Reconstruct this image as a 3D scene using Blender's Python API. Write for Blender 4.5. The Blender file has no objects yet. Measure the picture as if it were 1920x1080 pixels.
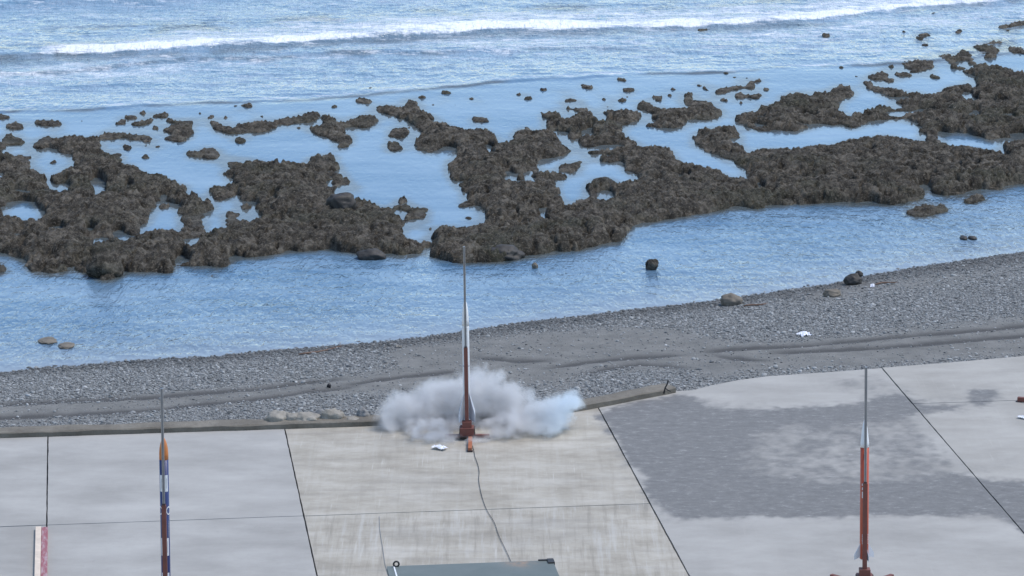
import bpy, bmesh, math, random
import numpy as np
random.seed(7)
SC = bpy.context.scene
COL = SC.collection
R = math.radians

# ------------------------------------------------------------------ camera, sky, sun, exposure
F_PX, CXP, CYP, HORIZON = 6745.0, 960.0, 540.0, -1100.0      # focal length and horizon row of the 1920x1080 photograph
PITCH = math.atan((CYP - HORIZON) / F_PX)
CAM_H = 15.2
AZ = math.atan(845 / (F_PX * math.cos(PITCH) + 1640 * math.sin(PITCH)))   # heading of the slab joints
cam = bpy.data.cameras.new('camera'); cam.sensor_width = 36; cam.lens = F_PX / 1920 * 36
cam.clip_start = 1; cam.clip_end = 20000
co = bpy.data.objects.new('camera', cam); COL.objects.link(co)
co.location = (0, 0, CAM_H); co.rotation_euler = (math.pi / 2 - PITCH, 0, 0)
SC.camera = co

SUN_EL, SUN_AZ = 62, 75        # degrees; azimuth from +Y clockwise (high, to the right)
w = bpy.data.worlds.new('World'); SC.world = w; w.use_nodes = True
wn = w.node_tree.nodes; wl = w.node_tree.links
sky = wn.new('ShaderNodeTexSky'); sky.sky_type = 'NISHITA'; sky.sun_disc = False
sky.sun_elevation = R(SUN_EL); sky.sun_rotation = R(SUN_AZ)
sky.air_density = 1.0; sky.dust_density = 0.3; sky.ozone_density = 1.3
bg = wn['Background']; bg.inputs['Strength'].default_value = 0.10
wl.new(sky.outputs[0], bg.inputs['Color'])
sl = bpy.data.lights.new('sun', 'SUN'); sl.energy = 1.35; sl.angle = R(22); sl.color = (1.0, 0.93, 0.84)
so = bpy.data.objects.new('sun', sl); COL.objects.link(so)
so.rotation_euler = (R(90 - SUN_EL), 0, R(180 - SUN_AZ)); so.location = (0, 0, 40)
vs = SC.view_settings; vs.view_transform = 'Standard'; vs.look = 'None'; vs.gamma = 1; vs.exposure = 1.22
vs.use_curve_mapping = False
SC.render.engine = 'CYCLES'
SC.cycles.use_denoising = True
SC.cycles.volume_bounces = 3; SC.cycles.max_bounces = 8
SC.cycles.volume_step_rate = 1.0

# ------------------------------------------------------------------ geometry of the place from the photograph
ZW = -0.8                       # water level; the concrete apron is z = 0
cP, sP = math.cos(PITCH), math.sin(PITCH)
def unp(x, y, z=0.0):           # photograph pixel -> point on the level z
    x = np.asarray(x, float); y = np.asarray(y, float)
    dx = (x - CXP) / F_PX; dy = -(y - CYP) / F_PX
    t = (z - CAM_H) / (-sP + dy * cP)
    return dx * t, (cP + dy * sP) * t
def proj(X, Y, Z):
    d = Y * cP - (Z - CAM_H) * sP
    u = Y * sP + (Z - CAM_H) * cP
    return CXP + F_PX * X / d, CYP - F_PX * u / d
cA, sA = math.cos(AZ), math.sin(AZ)
def g2w(gx, gy): return gx * cA - gy * sA, gx * sA + gy * cA     # slab grid -> world
def w2g(X, Y): return X * cA + Y * sA, -X * sA + Y * cA
def xcurve(pts, z):             # a line traced in the photograph as Y over X on level z
    p = np.array(pts, float); X, Y = unp(p[:, 0], p[:, 1], z)
    o = np.argsort(X); X, Y = X[o], Y[o]
    s0 = (Y[1] - Y[0]) / (X[1] - X[0]); s1 = (Y[-1] - Y[-2]) / (X[-1] - X[-2])
    s0 = max(-.25, min(.25, s0)); s1 = max(-.25, min(.25, s1))
    X = np.concatenate([[X[0] - 30], X, [X[-1] + 30]]); Y = np.concatenate([[Y[0] - 30 * s0], Y, [Y[-1] + 30 * s1]])
    return lambda q: np.interp(q, X, Y)

# ------------------------------------------------------------------ numpy noise
_T = [np.random.RandomState(11 + k).rand(256, 256) for k in range(6)]
def vnoise(x, y, s=0):
    t = _T[s % 6]
    xi = np.floor(x).astype(int); yi = np.floor(y).astype(int)
    fx = x - xi; fy = y - yi
    fx = fx * fx * (3 - 2 * fx); fy = fy * fy * (3 - 2 * fy)
    a = t[xi & 255, yi & 255]; b = t[(xi + 1) & 255, yi & 255]
    c = t[xi & 255, (yi + 1) & 255]; d = t[(xi + 1) & 255, (yi + 1) & 255]
    return (a * (1 - fx) + b * fx) * (1 - fy) + (c * (1 - fx) + d * fx) * fy
def fbm(x, y, n=4, s=0, mode=0):
    r = 0; a = 1; tot = 0
    for k in range(n):
        ca, sa = math.cos(.7 * k + s), math.sin(.7 * k + s)
        v = vnoise((x * ca - y * sa) * 2 ** k + 17.3 * k, (x * sa + y * ca) * 2 ** k + 9.1 * k, s + k)
        if mode == 1: v = np.abs(2 * v - 1)            # billow
        if mode == 2: v = 1 - np.abs(2 * v - 1)        # ridge
        r = r + a * v; tot += a; a *= .5
    return r / tot
def worley(x, y, s=0):
    t1 = _T[s % 6]; t2 = _T[(s + 1) % 6]
    xi = np.floor(x).astype(int); yi = np.floor(y).astype(int)
    best = np.full(x.shape, 9.0)
    for i in (-1, 0, 1):
        for j in (-1, 0, 1):
            cx = xi + i; cy = yi + j
            dx = cx + t1[cx & 255, cy & 255] - x; dy = cy + t2[cx & 255, cy & 255] - y
            best = np.minimum(best, dx * dx + dy * dy)
    return np.sqrt(best)
def sstep(a, b, x):
    t = np.clip((x - a) / (b - a), 0, 1); return t * t * (3 - 2 * t)
def blur1(a, r, ax):
    r = int(r)
    if r < 1: return a
    for _ in range(2):
        p = np.concatenate([np.repeat(np.take(a, [0], ax), r + 1, ax), a, np.repeat(np.take(a, [-1], ax), r, ax)], ax)
        c = np.cumsum(p, ax); n = a.shape[ax]
        a = (np.take(c, range(2 * r + 1, 2 * r + 1 + n), ax) - np.take(c, range(0, n), ax)) / (2 * r + 1)
    return a
def blur(a, ry, rx): return blur1(blur1(a, ry, 0), rx, 1)

# pixel rasters of traced outlines, one cell = 2 photograph pixels, with a margin outside the frame
RX0, RX1, RY0, RY1 = -240, 2160, -40, 1100
RW, RH = (RX1 - RX0) // 2, (RY1 - RY0) // 2
def raster(poly, out=None, val=1.0):
    if out is None: out = np.zeros((RH, RW))
    p = (np.array(poly, float) - (RX0, RY0)) / 2
    n = len(p)
    for r in range(max(0, int(p[:, 1].min())), min(RH, int(p[:, 1].max()) + 2)):
        yc = r + .5; xs = []
        for i in range(n):
            (x0, y0), (x1, y1) = p[i], p[(i + 1) % n]
            if (y0 <= yc) != (y1 <= yc): xs.append(x0 + (yc - y0) / (y1 - y0) * (x1 - x0))
        xs.sort()
        for a, b in zip(xs[::2], xs[1::2]):
            ia, ib = max(0, int(round(a))), min(RW, int(round(b)))
            if ib > ia: out[r, ia:ib] = val
    return out
def sample(ras, px, py):
    u = np.clip((px - RX0) / 2 - .5, 0, RW - 1.001); v = np.clip((py - RY0) / 2 - .5, 0, RH - 1.001)
    i = u.astype(int); j = v.astype(int); fu = u - i; fv = v - j
    return (ras[j, i] * (1 - fu) + ras[j, i + 1] * fu) * (1 - fv) + (ras[j + 1, i] * (1 - fu) + ras[j + 1, i + 1] * fu) * fv

# ------------------------------------------------------------------ object helpers
def tag(o, label=None, cat=None, group=None, kind=None):
    if label: o['label'] = label
    if cat: o['category'] = cat
    if group: o['group'] = group
    if kind: o['kind'] = kind
    return o
def empty(name, loc=(0, 0, 0), rot=(0, 0, 0)):
    o = bpy.data.objects.new(name, None); COL.objects.link(o); o.location = loc; o.rotation_euler = rot
    o.empty_display_size = .1
    return o
def arr_mesh(name, V, Q, mat=None, parent=None, smooth=True, attrs=None):
    V = np.ascontiguousarray(V, dtype=np.float32); Q = np.ascontiguousarray(Q, dtype=np.int32)
    me = bpy.data.meshes.new(name)
    me.vertices.add(len(V)); me.vertices.foreach_set('co', V.ravel())
    if len(Q):
        k = Q.shape[1]
        me.loops.add(Q.size); me.loops.foreach_set('vertex_index', Q.ravel())
        me.polygons.add(len(Q)); me.polygons.foreach_set('loop_start', np.arange(0, Q.size, k, dtype=np.int32))
        me.polygons.foreach_set('use_smooth', np.full(len(Q), smooth))
    me.update(calc_edges=True); me.validate()
    for nm, val in (attrs or {}).items():
        a = me.attributes.new(nm, 'FLOAT', 'POINT'); a.data.foreach_set('value', np.ascontiguousarray(val, dtype=np.float32).ravel())
    if mat: me.materials.append(mat)
    o = bpy.data.objects.new(name, me); COL.objects.link(o)
    if parent: o.parent = parent
    return o
def grid_quads(ny, nx):
    i = np.arange(ny * nx).reshape(ny, nx)
    return np.stack([i[:-1, :-1], i[:-1, 1:], i[1:, 1:], i[1:, :-1]], -1).reshape(-1, 4)
def bm_obj(name, bm, mat, parent=None, smooth=False, bevel=0):
    if bevel:
        bmesh.ops.bevel(bm, geom=[e for e in bm.edges if e.calc_face_angle(0) > .6], offset=bevel, segments=1, affect='EDGES')
    bmesh.ops.recalc_face_normals(bm, faces=bm.faces)
    me = bpy.data.meshes.new(name); bm.to_mesh(me); bm.free()
    if smooth:
        for f in me.polygons: f.use_smooth = True
    me.materials.append(mat)
    o = bpy.data.objects.new(name, me); COL.objects.link(o)
    if parent: o.parent = parent
    return o
def add_box(bm, c, s, rz=0, rx=0):
    r = bmesh.ops.create_cube(bm, size=1)
    from mathutils import Matrix
    M = Matrix.Translation(c) @ Matrix.Rotation(rz, 4, 'Z') @ Matrix.Rotation(rx, 4, 'X') @ Matrix.Diagonal((*s, 1))
    bmesh.ops.transform(bm, matrix=M, verts=r['verts'])
def box(name, c, s, mat, parent=None, rz=0, bevel=.004, rx=0):
    bm = bmesh.new(); add_box(bm, c, s, rz, rx); return bm_obj(name, bm, mat, parent, bevel=bevel)
def lathe(name, prof, mat, parent=None, n=24, caps=True):
    bm = bmesh.new(); rings = []
    for r, z in prof:
        rings.append([bm.verts.new((r * math.cos(2 * math.pi * i / n), r * math.sin(2 * math.pi * i / n), z)) for i in range(n)])
    for a, b in zip(rings, rings[1:]):
        for i in range(n): bm.faces.new((a[i], a[(i + 1) % n], b[(i + 1) % n], b[i]))
    if caps: bm.faces.new(rings[0][::-1]); bm.faces.new(rings[-1])
    o = bm_obj(name, bm, mat, parent)
    for f in o.data.polygons: f.use_smooth = len(f.vertices) == 4
    return o
def tube(name, pts, r, mat, parent=None, n=6):
    from mathutils import Vector
    P = [Vector(p) for p in pts]; bm = bmesh.new(); rings = []
    for i, p in enumerate(P):
        t = (P[min(i + 1, len(P) - 1)] - P[max(i - 1, 0)]).normalized()
        a = t.cross(Vector((0, 0, 1)))
        if a.length < 1e-3: a = Vector((1, 0, 0))
        a.normalize(); b = t.cross(a)
        rr = r[i] if isinstance(r, (list, tuple)) else r
        rings.append([bm.verts.new(p + a * rr * math.cos(2 * math.pi * k / n) + b * rr * math.sin(2 * math.pi * k / n)) for k in range(n)])
    for a, b in zip(rings, rings[1:]):
        for i in range(n): bm.faces.new((a[i], a[(i + 1) % n], b[(i + 1) % n], b[i]))
    bm.faces.new(rings[0][::-1]); bm.faces.new(rings[-1])
    return bm_obj(name, bm, mat, parent, smooth=True)

# ------------------------------------------------------------------ materials
class NT:
    def __init__(s, name):
        s.m = bpy.data.materials.new(name); s.m.use_nodes = True
        s.n = s.m.node_tree.nodes; s.l = s.m.node_tree.links
        s.p = s.n['Principled BSDF']; s.out = s.n['Material Output']
        s.tc = s.n.new('ShaderNodeTexCoord')
    def link(s, a, b): s.l.new(a, b)
    def noise(s, scale, detail=4, rough=.55, vec=None, stretch=None, rot=0, dist=0):
        v = vec or s.tc.outputs['Object']
        if stretch or rot:
            mp = s.n.new('ShaderNodeMapping'); s.link(v, mp.inputs[0])
            mp.inputs['Scale'].default_value = stretch or (1, 1, 1); mp.inputs['Rotation'].default_value = (0, 0, rot); v = mp.outputs[0]
        t = s.n.new('ShaderNodeTexNoise'); s.link(v, t.inputs['Vector'])
        t.inputs['Scale'].default_value = scale; t.inputs['Detail'].default_value = detail
        t.inputs['Roughness'].default_value = rough; t.inputs['Distortion'].default_value = dist
        return t.outputs['Fac']
    def ramp(s, fac, *stops):
        r = s.n.new('ShaderNodeValToRGB'); s.link(fac, r.inputs[0]); e = r.color_ramp.elements
        while len(e) < len(stops): e.new(.5)
        for el, (p, c) in zip(e, stops):
            el.position = p; el.color = (*c, 1) if len(c) == 3 else c
        return r.outputs[0]
    def rng(s, fac, a, b, c=0., d=1.):
        r = s.n.new('ShaderNodeMapRange'); s.link(fac, r.inputs[0])
        for i, v in enumerate((a, b, c, d)): r.inputs[i + 1].default_value = v
        return r.outputs[0]
    def mix(s, fac, a, b, mode='MIX'):
        m = s.n.new('ShaderNodeMix'); m.data_type = 'RGBA'; m.blend_type = mode
        for i, v in ((0, fac), (6, a), (7, b)):
            if isinstance(v, (int, float)): m.inputs[i].default_value = v
            elif isinstance(v, tuple): m.inputs[i].default_value = (*v, 1)
            else: s.link(v, m.inputs[i])
        return m.outputs[2]
    def math(s, op, a, b=None):
        m = s.n.new('ShaderNodeMath'); m.operation = op
        for i, v in enumerate((a, b)):
            if v is None: continue
            if isinstance(v, (int, float)): m.inputs[i].default_value = v
            else: s.link(v, m.inputs[i])
        return m.outputs[0]
    def attr(s, name, typ='GEOMETRY'):
        a = s.n.new('ShaderNodeAttribute'); a.attribute_name = name; a.attribute_type = typ; return a.outputs['Fac']
    def bump(s, h, strength=.5, dist=.02, normal=None):
        b = s.n.new('ShaderNodeBump'); s.link(h, b.inputs['Height'])
        if isinstance(strength, (int, float)): b.inputs['Strength'].default_value = strength
        else: s.link(strength, b.inputs['Strength'])
        b.inputs['Distance'].default_value = dist
        if normal: s.link(normal, b.inputs['Normal'])
        s.link(b.outputs[0], s.p.inputs['Normal']); return b.outputs[0]
    def set(s, col=None, rough=None, metal=None, ior=None, spec=None):
        for k, v in (('Base Color', col), ('Roughness', rough), ('Metallic', metal), ('IOR', ior), ('Specular IOR Level', spec)):
            if v is None: continue
            if isinstance(v, (int, float)): s.p.inputs[k].default_value = v
            elif isinstance(v, tuple): s.p.inputs[k].default_value = (*v, 1)
            else: s.link(v, s.p.inputs[k])
        return s.m
def paint(name, col, rough=.5, metal=0., wear=.25, scale=9):
    t = NT(name)
    d = tuple(c * (1 - wear) for c in col); h = tuple(min(1, c * (1 + wear * .5)) for c in col)
    t.set(col=t.ramp(t.noise(scale, 5, .6), (.3, d), (.7, h)), rough=rough, metal=metal)
    return t.m

# reef rock: dark brown, rough, weedy
t = NT('reef_rock')
c = t.ramp(t.noise(3.2, 8, .68), (.36, (.028, .0245, .018)), (.5, (.084, .073, .056)), (.62, (.21, .187, .15)))
c = t.mix(t.rng(t.noise(.8, 4), .5, .7), c, t.mix(.55, c, (.05, .058, .034)))
c = t.mix(t.rng(t.noise(7.5, 5, .75), .5, .36, 0, .7), c, (.02, .017, .013))
c = t.mix(t.rng(t.noise(24, 5, .75), .53, .7), c, (.29, .255, .205))
t.bump(t.noise(11, 8, .75), 1.0, .16)
M_REEF = t.set(col=c, rough=.85, spec=.25)
# wet, smoother boulders
t = NT('boulder_dark')
t.bump(t.noise(9, 6, .6), .5, .03)
M_BOULDER = t.set(col=t.ramp(t.noise(5, 6, .6), (.3, (.018, .016, .014)), (.7, (.045, .04, .034))), rough=.65)
t = NT('boulder_brown')
t.bump(t.noise(9, 6, .6), .5, .03)
M_BOULDER_BR = t.set(col=t.ramp(t.noise(5, 6, .6), (.3, (.10, .085, .065)), (.7, (.19, .165, .13))), rough=.8)
t = NT('pale_stone')
t.bump(t.noise(12, 6, .6), .6, .03)
M_PALE = t.set(col=t.ramp(t.noise(4, 6, .6), (.3, (.18, .165, .14)), (.7, (.34, .315, .27))), rough=.85)
t = NT('grey_stone')
t.bump(t.noise(12, 6, .6), .6, .03)
M_GREY = t.set(col=t.ramp(t.noise(6, 6, .6), (.3, (.13, .13, .13)), (.7, (.26, .26, .25))), rough=.85)

# water
t = NT('sea_water')
pos = t.tc.outputs['Object']
ripple = t.attr('ripple'); foam = t.attr('foam'); shallow = t.attr('shallow')
n1 = t.noise(8, 3, .6, stretch=(1, .3, 1), rot=.15, dist=.5)
n2 = t.noise(1.7, 3, .55, stretch=(.55, 1, 1), rot=-.1)
hgt = t.math('ADD', t.math('MULTIPLY', n1, .8), t.math('MULTIPLY', n2, .7))
t.bump(hgt, t.math('MULTIPLY', ripple, 1.0), .095)
body = t.mix(shallow, t.ramp(t.noise(.5, 6, .65, stretch=(.45, 1, 1)), (.36, (.05, .125, .215)), (.66, (.145, .23, .315))), (.2, .225, .25))  # broad pale patches in the body colour stand in for cloud reflections
body = t.mix(t.attr('milky'), body, t.ramp(t.noise(3.5, 5, .7, stretch=(.35, 1, 1)), (.35, (.10, .20, .29)), (.65, (.29, .37, .45))))
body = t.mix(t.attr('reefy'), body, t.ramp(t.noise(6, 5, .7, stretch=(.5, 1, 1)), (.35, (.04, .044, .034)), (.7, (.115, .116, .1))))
fn = t.noise(9, 6, .7, stretch=(.5, 1, 1)); fn2 = t.noise(2.2, 5, .65, stretch=(.45, 1, 1))
fm = t.math('SUBTRACT', t.math('ADD', foam, t.math('MULTIPLY', t.math('ADD', fn, fn2), 1.25)), 1.25)
fm = t.rng(fm, .33, .8, 0, .9)
fm = t.math('MULTIPLY', fm, t.rng(foam, .02, .15))
col = t.mix(fm, body, (.82, .84, .86))
M_WATER = t.set(col=col, rough=t.rng(fm, 0, 1, .06, .8), ior=1.333)

# beach sand under the gravel
t = NT('beach_sand')
rut = t.attr('rut'); wet = t.attr('wet'); grav = t.attr('gravel')
c = t.ramp(t.noise(2.0, 8, .7), (.3, (.13, .13, .123)), (.7, (.212, .209, .197)))
vor = t.n.new('ShaderNodeTexVoronoi'); vor.inputs['Scale'].default_value = 26; t.link(t.tc.outputs['Object'], vor.inputs['Vector'])
cv = t.ramp(t.math('FRACT', t.math('MULTIPLY', vor.outputs['Color'], 1.0)), (.1, (.09, .092, .09)), (.6, (.2, .205, .2)), (.95, (.4, .41, .4)))
c = t.mix(t.math('MULTIPLY', grav, .7), c, cv)
c = t.mix(t.math('MULTIPLY', rut, .9), c, (.07, .069, .068))
c = t.mix(t.math('MULTIPLY', wet, .6), c, (.075, .07, .065))
t.bump(t.noise(30, 6, .7), .7, .03)
M_SAND = t.set(col=c, rough=.9, spec=.2)
t = NT('pebbles')
sh = t.attr('shade', 'INSTANCER')
t.bump(t.noise(30, 3), .3, .01)
M_PEB = t.set(col=t.ramp(sh, (0, (.055, .058, .058)), (.35, (.145, .15, .147)), (.75, (.29, .297, .29)), (.96, (.45, .455, .445)), (1, (.75, .75, .75))), rough=.75)

# concrete; 'stain' darkens by shape, 'warm' is the trowel-streaked brownish slab
def concrete(name):
    t = NT(name)
    stain = t.attr('stain'); warm = t.attr('warm'); streak = t.attr('streak')
    base = t.ramp(t.noise(.75, 6, .62, stretch=(.7, 1.2, 1), rot=-AZ), (.32, (.272, .265, .248)), (.68, (.392, .383, .36)))
    wcol = t.ramp(t.noise(1.3, 7, .68, stretch=(.8, 1.4, 1), rot=-AZ), (.32, (.275, .25, .205)), (.5, (.36, .333, .28)), (.68, (.44, .413, .36)))
    c = t.mix(warm, base, wcol)
    sx = t.noise(10, 6, .65, stretch=(1.0, .05, 1), rot=-AZ + .1)
    sy = t.noise(5.0, 5, .6, stretch=(.08, 1.0, 1), rot=-AZ)
    c = t.mix(t.math('MULTIPLY', streak, t.rng(sx, .52, .72, 0, .6)), c, (.19, .172, .142))
    c = t.mix(t.math('MULTIPLY', streak, t.rng(sx, .47, .32, 0, .5)), c, (.46, .45, .42))
    c = t.mix(t.math('MULTIPLY', warm, t.rng(sy, .52, .72, 0, .32)), c, (.21, .2, .182))
    c = t.mix(t.rng(t.noise(14, 5, .7), .62, .8, 0, .4), c, (.2, .2, .198))
    c = t.mix(t.rng(t.noise(2.6, 5, .7), .66, .78, 0, .45), c, (.19, .186, .176))
    scr = t.noise(22, 4, .6, stretch=(1.0, .035, 1), rot=-AZ - .3)
    c = t.mix(t.math('MULTIPLY', warm, t.math('MULTIPLY', t.rng(scr, .6, .7, 0, .6), t.rng(t.noise(.9, 3), .45, .6))), c, (.5, .48, .43))
    c = t.mix(t.rng(t.noise(.42, 6, .7, rot=.4), .5, .72, 0, .35), c, (.22, .214, .2))
    dk = t.ramp(t.noise(8, 8, .85, stretch=(.6, 1.0, 1), rot=-AZ), (.34, (.115, .113, .108)), (.56, (.175, .172, .165)), (.68, (.33, .325, .31)))
    c = t.mix(stain, c, dk)
    t.bump(t.noise(18, 7, .7), .25, .01)
    t.set(col=c, rough=t.rng(stain, 0, 1, .85, .7), spec=.3)
    return t.m
M_CONC = concrete('concrete')
t = NT('joint_dark'); M_JOINT = t.set(col=t.ramp(t.noise(8, 4), (.3, (.085, .083, .08)), (.7, (.16, .155, .145))), rough=.95)
t = NT('kerb_concrete'); t.bump(t.noise(16, 7, .7), .7, .03)
c = t.ramp(t.noise(1.6, 7, .7), (.3, (.095, .082, .064)), (.55, (.165, .148, .12)), (.75, (.25, .228, .19)))
c = t.mix(t.rng(t.noise(.55, 3), .62, .7, 0, .7), c, (.42, .32, .2))
M_KERB = t.set(col=c, rough=.9)

# ------------------------------------------------------------------ beach
WATERLINE = [(-150, 708), (0, 697), (60, 690), (140, 686), (260, 676), (400, 668), (560, 655), (680, 645), (760, 637), (880, 622), (960, 609), (1100, 591), (1200, 579),
             (1330, 566), (1400, 555), (1500, 540), (1560, 531), (1640, 514), (1720, 501), (1800, 490), (1920, 473), (2050, 455)]
Yw = xcurve(WATERLINE, ZW)
EDGE_PX = [(-150, 820), (0, 815), (300, 805), (700, 793), (950, 789), (1100, 765), (1270, 733), (1300, 731), (1335, 722), (1385, 712), (1440, 705), (1560, 697), (1640, 691), (1780, 680), (1920, 668), (2050, 658)]
Ye = xcurve(EDGE_PX, 0)
def beach_base(X, Y):
    yw = Yw(X); ye = Ye(X); t_ = (yw - Y) / (yw - ye)
    z = np.where(t_ > 0, ZW + (-.05 - ZW) * np.clip(t_, 0, 1) ** .9, ZW - .16 * (Y - yw))
    return np.maximum(z, -2.2), t_
def on_beach(px, py):
    z = -.4
    for _ in range(12):
        X, Y = unp(px, py, z); z = float(beach_base(np.array(X), np.array(Y))[0])
    return float(X), float(Y), z
RUTS = [[(1960, 608), (1760, 626), (1640, 637), (1500, 648), (1320, 658)], [(1960, 626), (1750, 645), (1600, 655), (1440, 661)],
        [(1020, 692), (1100, 679), (1200, 669), (1290, 664)], [(1080, 702), (1200, 683), (1300, 690)], [(640, 722), (760, 706), (870, 694)],
        [(-60, 786), (160, 776), (300, 768), (420, 755), (560, 737), (680, 722)], [(-60, 764), (150, 752), (300, 744), (480, 728), (640, 710)],
        [(880, 668), (960, 678), (1040, 676)], [(1330, 664), (1370, 671), (1440, 676)]]
SANDY = [[(700, 655), (860, 640), (1000, 627), (1150, 612), (1300, 614), (1340, 640), (1500, 638), (1700, 618), (2100, 585), (2100, 655), (1640, 687), (1400, 702), (1330, 716), (1290, 694), (1100, 692), (1060, 722), (900, 725), (640, 738), (420, 765), (0, 792), (-200, 800), (-200, 768), (0, 757), (200, 747), (420, 727), (640, 702), (740, 690)],
         [(1480, 566), (1620, 533), (1800, 512), (1960, 490), (1960, 498), (1800, 524), (1640, 546), (1500, 574)]]
sand_r = np.zeros((RH, RW))
for s_ in SANDY: raster(s_, sand_r)
sand_r = blur(sand_r, 4, 14)
bx = np.arange(-12.5, 14.5, .06); by = np.arange(51.5, 70.5, .06)
BX, BY = np.meshgrid(bx, by)
BZ, BT = beach_base(BX, BY)
ppx, ppy = proj(BX, BY, BZ)
sandy = sample(sand_r, ppx + 60 * (fbm(BX * .8, BY * .8, 4, 1) - .5), ppy + 16 * (fbm(BX * .8, BY * .8, 4, 2) - .5))
rutm = np.zeros_like(BX)
for k, rt in enumerate(RUTS):
    w3 = [on_beach(*p) for p in rt]
    xs = [p[0] for p in w3]; ys = [p[1] for p in w3]
    o_ = np.argsort(xs); xs = np.array(xs)[o_]; ys = np.array(ys)[o_]
    d = np.abs(BY - np.interp(BX, xs, ys) + .12 * (fbm(BX * 1.5, BY * 1.5, 3, k) - .5))
    end = sstep(xs[0] - .2, xs[0] + .5, BX) * (1 - sstep(xs[-1] - .5, xs[-1] + .2, BX))
    rutm = np.maximum(rutm, end * np.exp(-(d / .16) ** 2) * (.55 + .8 * (fbm(BX * 2, BY * 2, 3, k + 2) - .3)))
    BZ += end * (.012 * np.exp(-((d - .3) / .13) ** 2) - .026 * np.exp(-(d / .16) ** 2))
BZ += .05 * (fbm(BX * .6, BY * .6, 4, 3) - .5) + .03 * (fbm(BX * 4, BY * 4, 3, 4) - .5) * np.clip(BT * 3, 0, 1)
keep = BT < 1.25
wet = np.clip(np.exp(-((BT - .04) / .075) ** 2), 0, 1) * (BT > -.5)
beach = arr_mesh('beach', np.stack([BX, BY, BZ], -1).reshape(-1, 3), grid_quads(*BX.shape), M_SAND,
                 attrs={'rut': np.clip(rutm * 1.9, 0, 1), 'wet': wet, 'gravel': 1 - sandy})
# cut away what would lie under the apron
me = beach.data; bm = bmesh.new(); bm.from_mesh(me)
kv = keep.ravel(); bm.verts.ensure_lookup_table()
bmesh.ops.delete(bm, geom=[v for v in bm.verts if not kv[v.index]], context='VERTS'); bm.to_mesh(me); bm.free()
tag(beach, kind='structure')

# gravel: pebbles as instances on points
rs = np.random.RandomState(5)
N = 460000
gx = rs.uniform(-12, 14, N); gy = rs.uniform(52, 70, N)
gz, gt = beach_base(gx, gy)
iu = np.clip(((gx - bx[0]) / .06).astype(int), 0, len(bx) - 1); iv = np.clip(((gy - by[0]) / .06).astype(int), 0, len(by) - 1)
gz = BZ[iv, iu]; sd = sandy[iv, iu]; rt = rutm[iv, iu]
dens = (1 - .93 * np.clip(sd * 1.2, 0, 1)) * np.clip(.25 + 1.5 * fbm(gx * .9, gy * .9, 3, 4), 0, 1) * (1 - .8 * np.clip(rt * 1.5, 0, 1))
dens *= np.where(gt < 0, np.clip(1 + gt * 14, 0, 1), 1)
ok = (gt < .985) & (gt > -.07) & (rs.rand(N) < dens)
gx, gy, gz, gt = gx[ok], gy[ok], gz[ok], gt[ok]; n = len(gx)
size = np.clip(np.exp(rs.normal(-4.5, .45, n)), .006, .045)
pts = np.stack([gx, gy, gz + size * .15], -1)
shade = np.clip(.03 + .95 * rs.beta(2.4, 2.6, n) - .28 * np.exp(-((gt - .03) / .08) ** 2), 0, 1)
gravel = arr_mesh('gravel', pts, np.zeros((0, 4), int), attrs={'size': size, 'shade': shade})
ng = bpy.data.node_groups.new('gravel_nodes', 'GeometryNodeTree')
ng.interface.new_socket('Geometry', in_out='INPUT', socket_type='NodeSocketGeometry')
ng.interface.new_socket('Geometry', in_out='OUTPUT', socket_type='NodeSocketGeometry')
gn = ng.nodes
gi = gn.new('NodeGroupInput'); go_ = gn.new('NodeGroupOutput')
ico = gn.new('GeometryNodeMeshIcoSphere'); ico.inputs['Radius'].default_value = 1; ico.inputs['Subdivisions'].default_value = 2
smt = gn.new('GeometryNodeSetMaterial'); smt.inputs['Material'].default_value = M_PEB
sms = gn.new('GeometryNodeSetShadeSmooth')
iop = gn.new('GeometryNodeInstanceOnPoints')
na = gn.new('GeometryNodeInputNamedAttribute'); na.data_type = 'FLOAT'; na.inputs['Name'].default_value = 'size'
rv = gn.new('FunctionNodeRandomValue'); rv.data_type = 'FLOAT_VECTOR'
rv.inputs[0].default_value = (.8, .6, .4); rv.inputs[1].default_value = (1.5, 1.1, .75)
vm = gn.new('ShaderNodeVectorMath'); vm.operation = 'SCALE'
rr_ = gn.new('FunctionNodeRandomValue'); rr_.data_type = 'FLOAT_VECTOR'
rr_.inputs[0].default_value = (-.35, -.35, 0); rr_.inputs[1].default_value = (.35, .35, 6.28); rr_.inputs['Seed'].default_value = 3
e2r = gn.new('FunctionNodeEulerToRotation')
L_ = ng.links.new
L_(ico.outputs['Mesh'], sms.inputs[0]); L_(sms.outputs[0], smt.inputs['Geometry']); L_(smt.outputs[0], iop.inputs['Instance'])
L_(gi.outputs[0], iop.inputs['Points']); L_(rv.outputs[0], vm.inputs[0])
L_([o for o in na.outputs if o.enabled and o.type == 'VALUE'][0], vm.inputs['Scale']); L_(vm.outputs[0], iop.inputs['Scale'])
L_(rr_.outputs[0], e2r.inputs[0]); L_(e2r.outputs[0], iop.inputs['Rotation']); L_(iop.outputs[0], go_.inputs[0])
md = gravel.modifiers.new('gravel', 'NODES'); md.node_group = ng
tag(gravel, 'loose grey pebbles and gravel covering the beach', 'gravel', kind='stuff')

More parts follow.
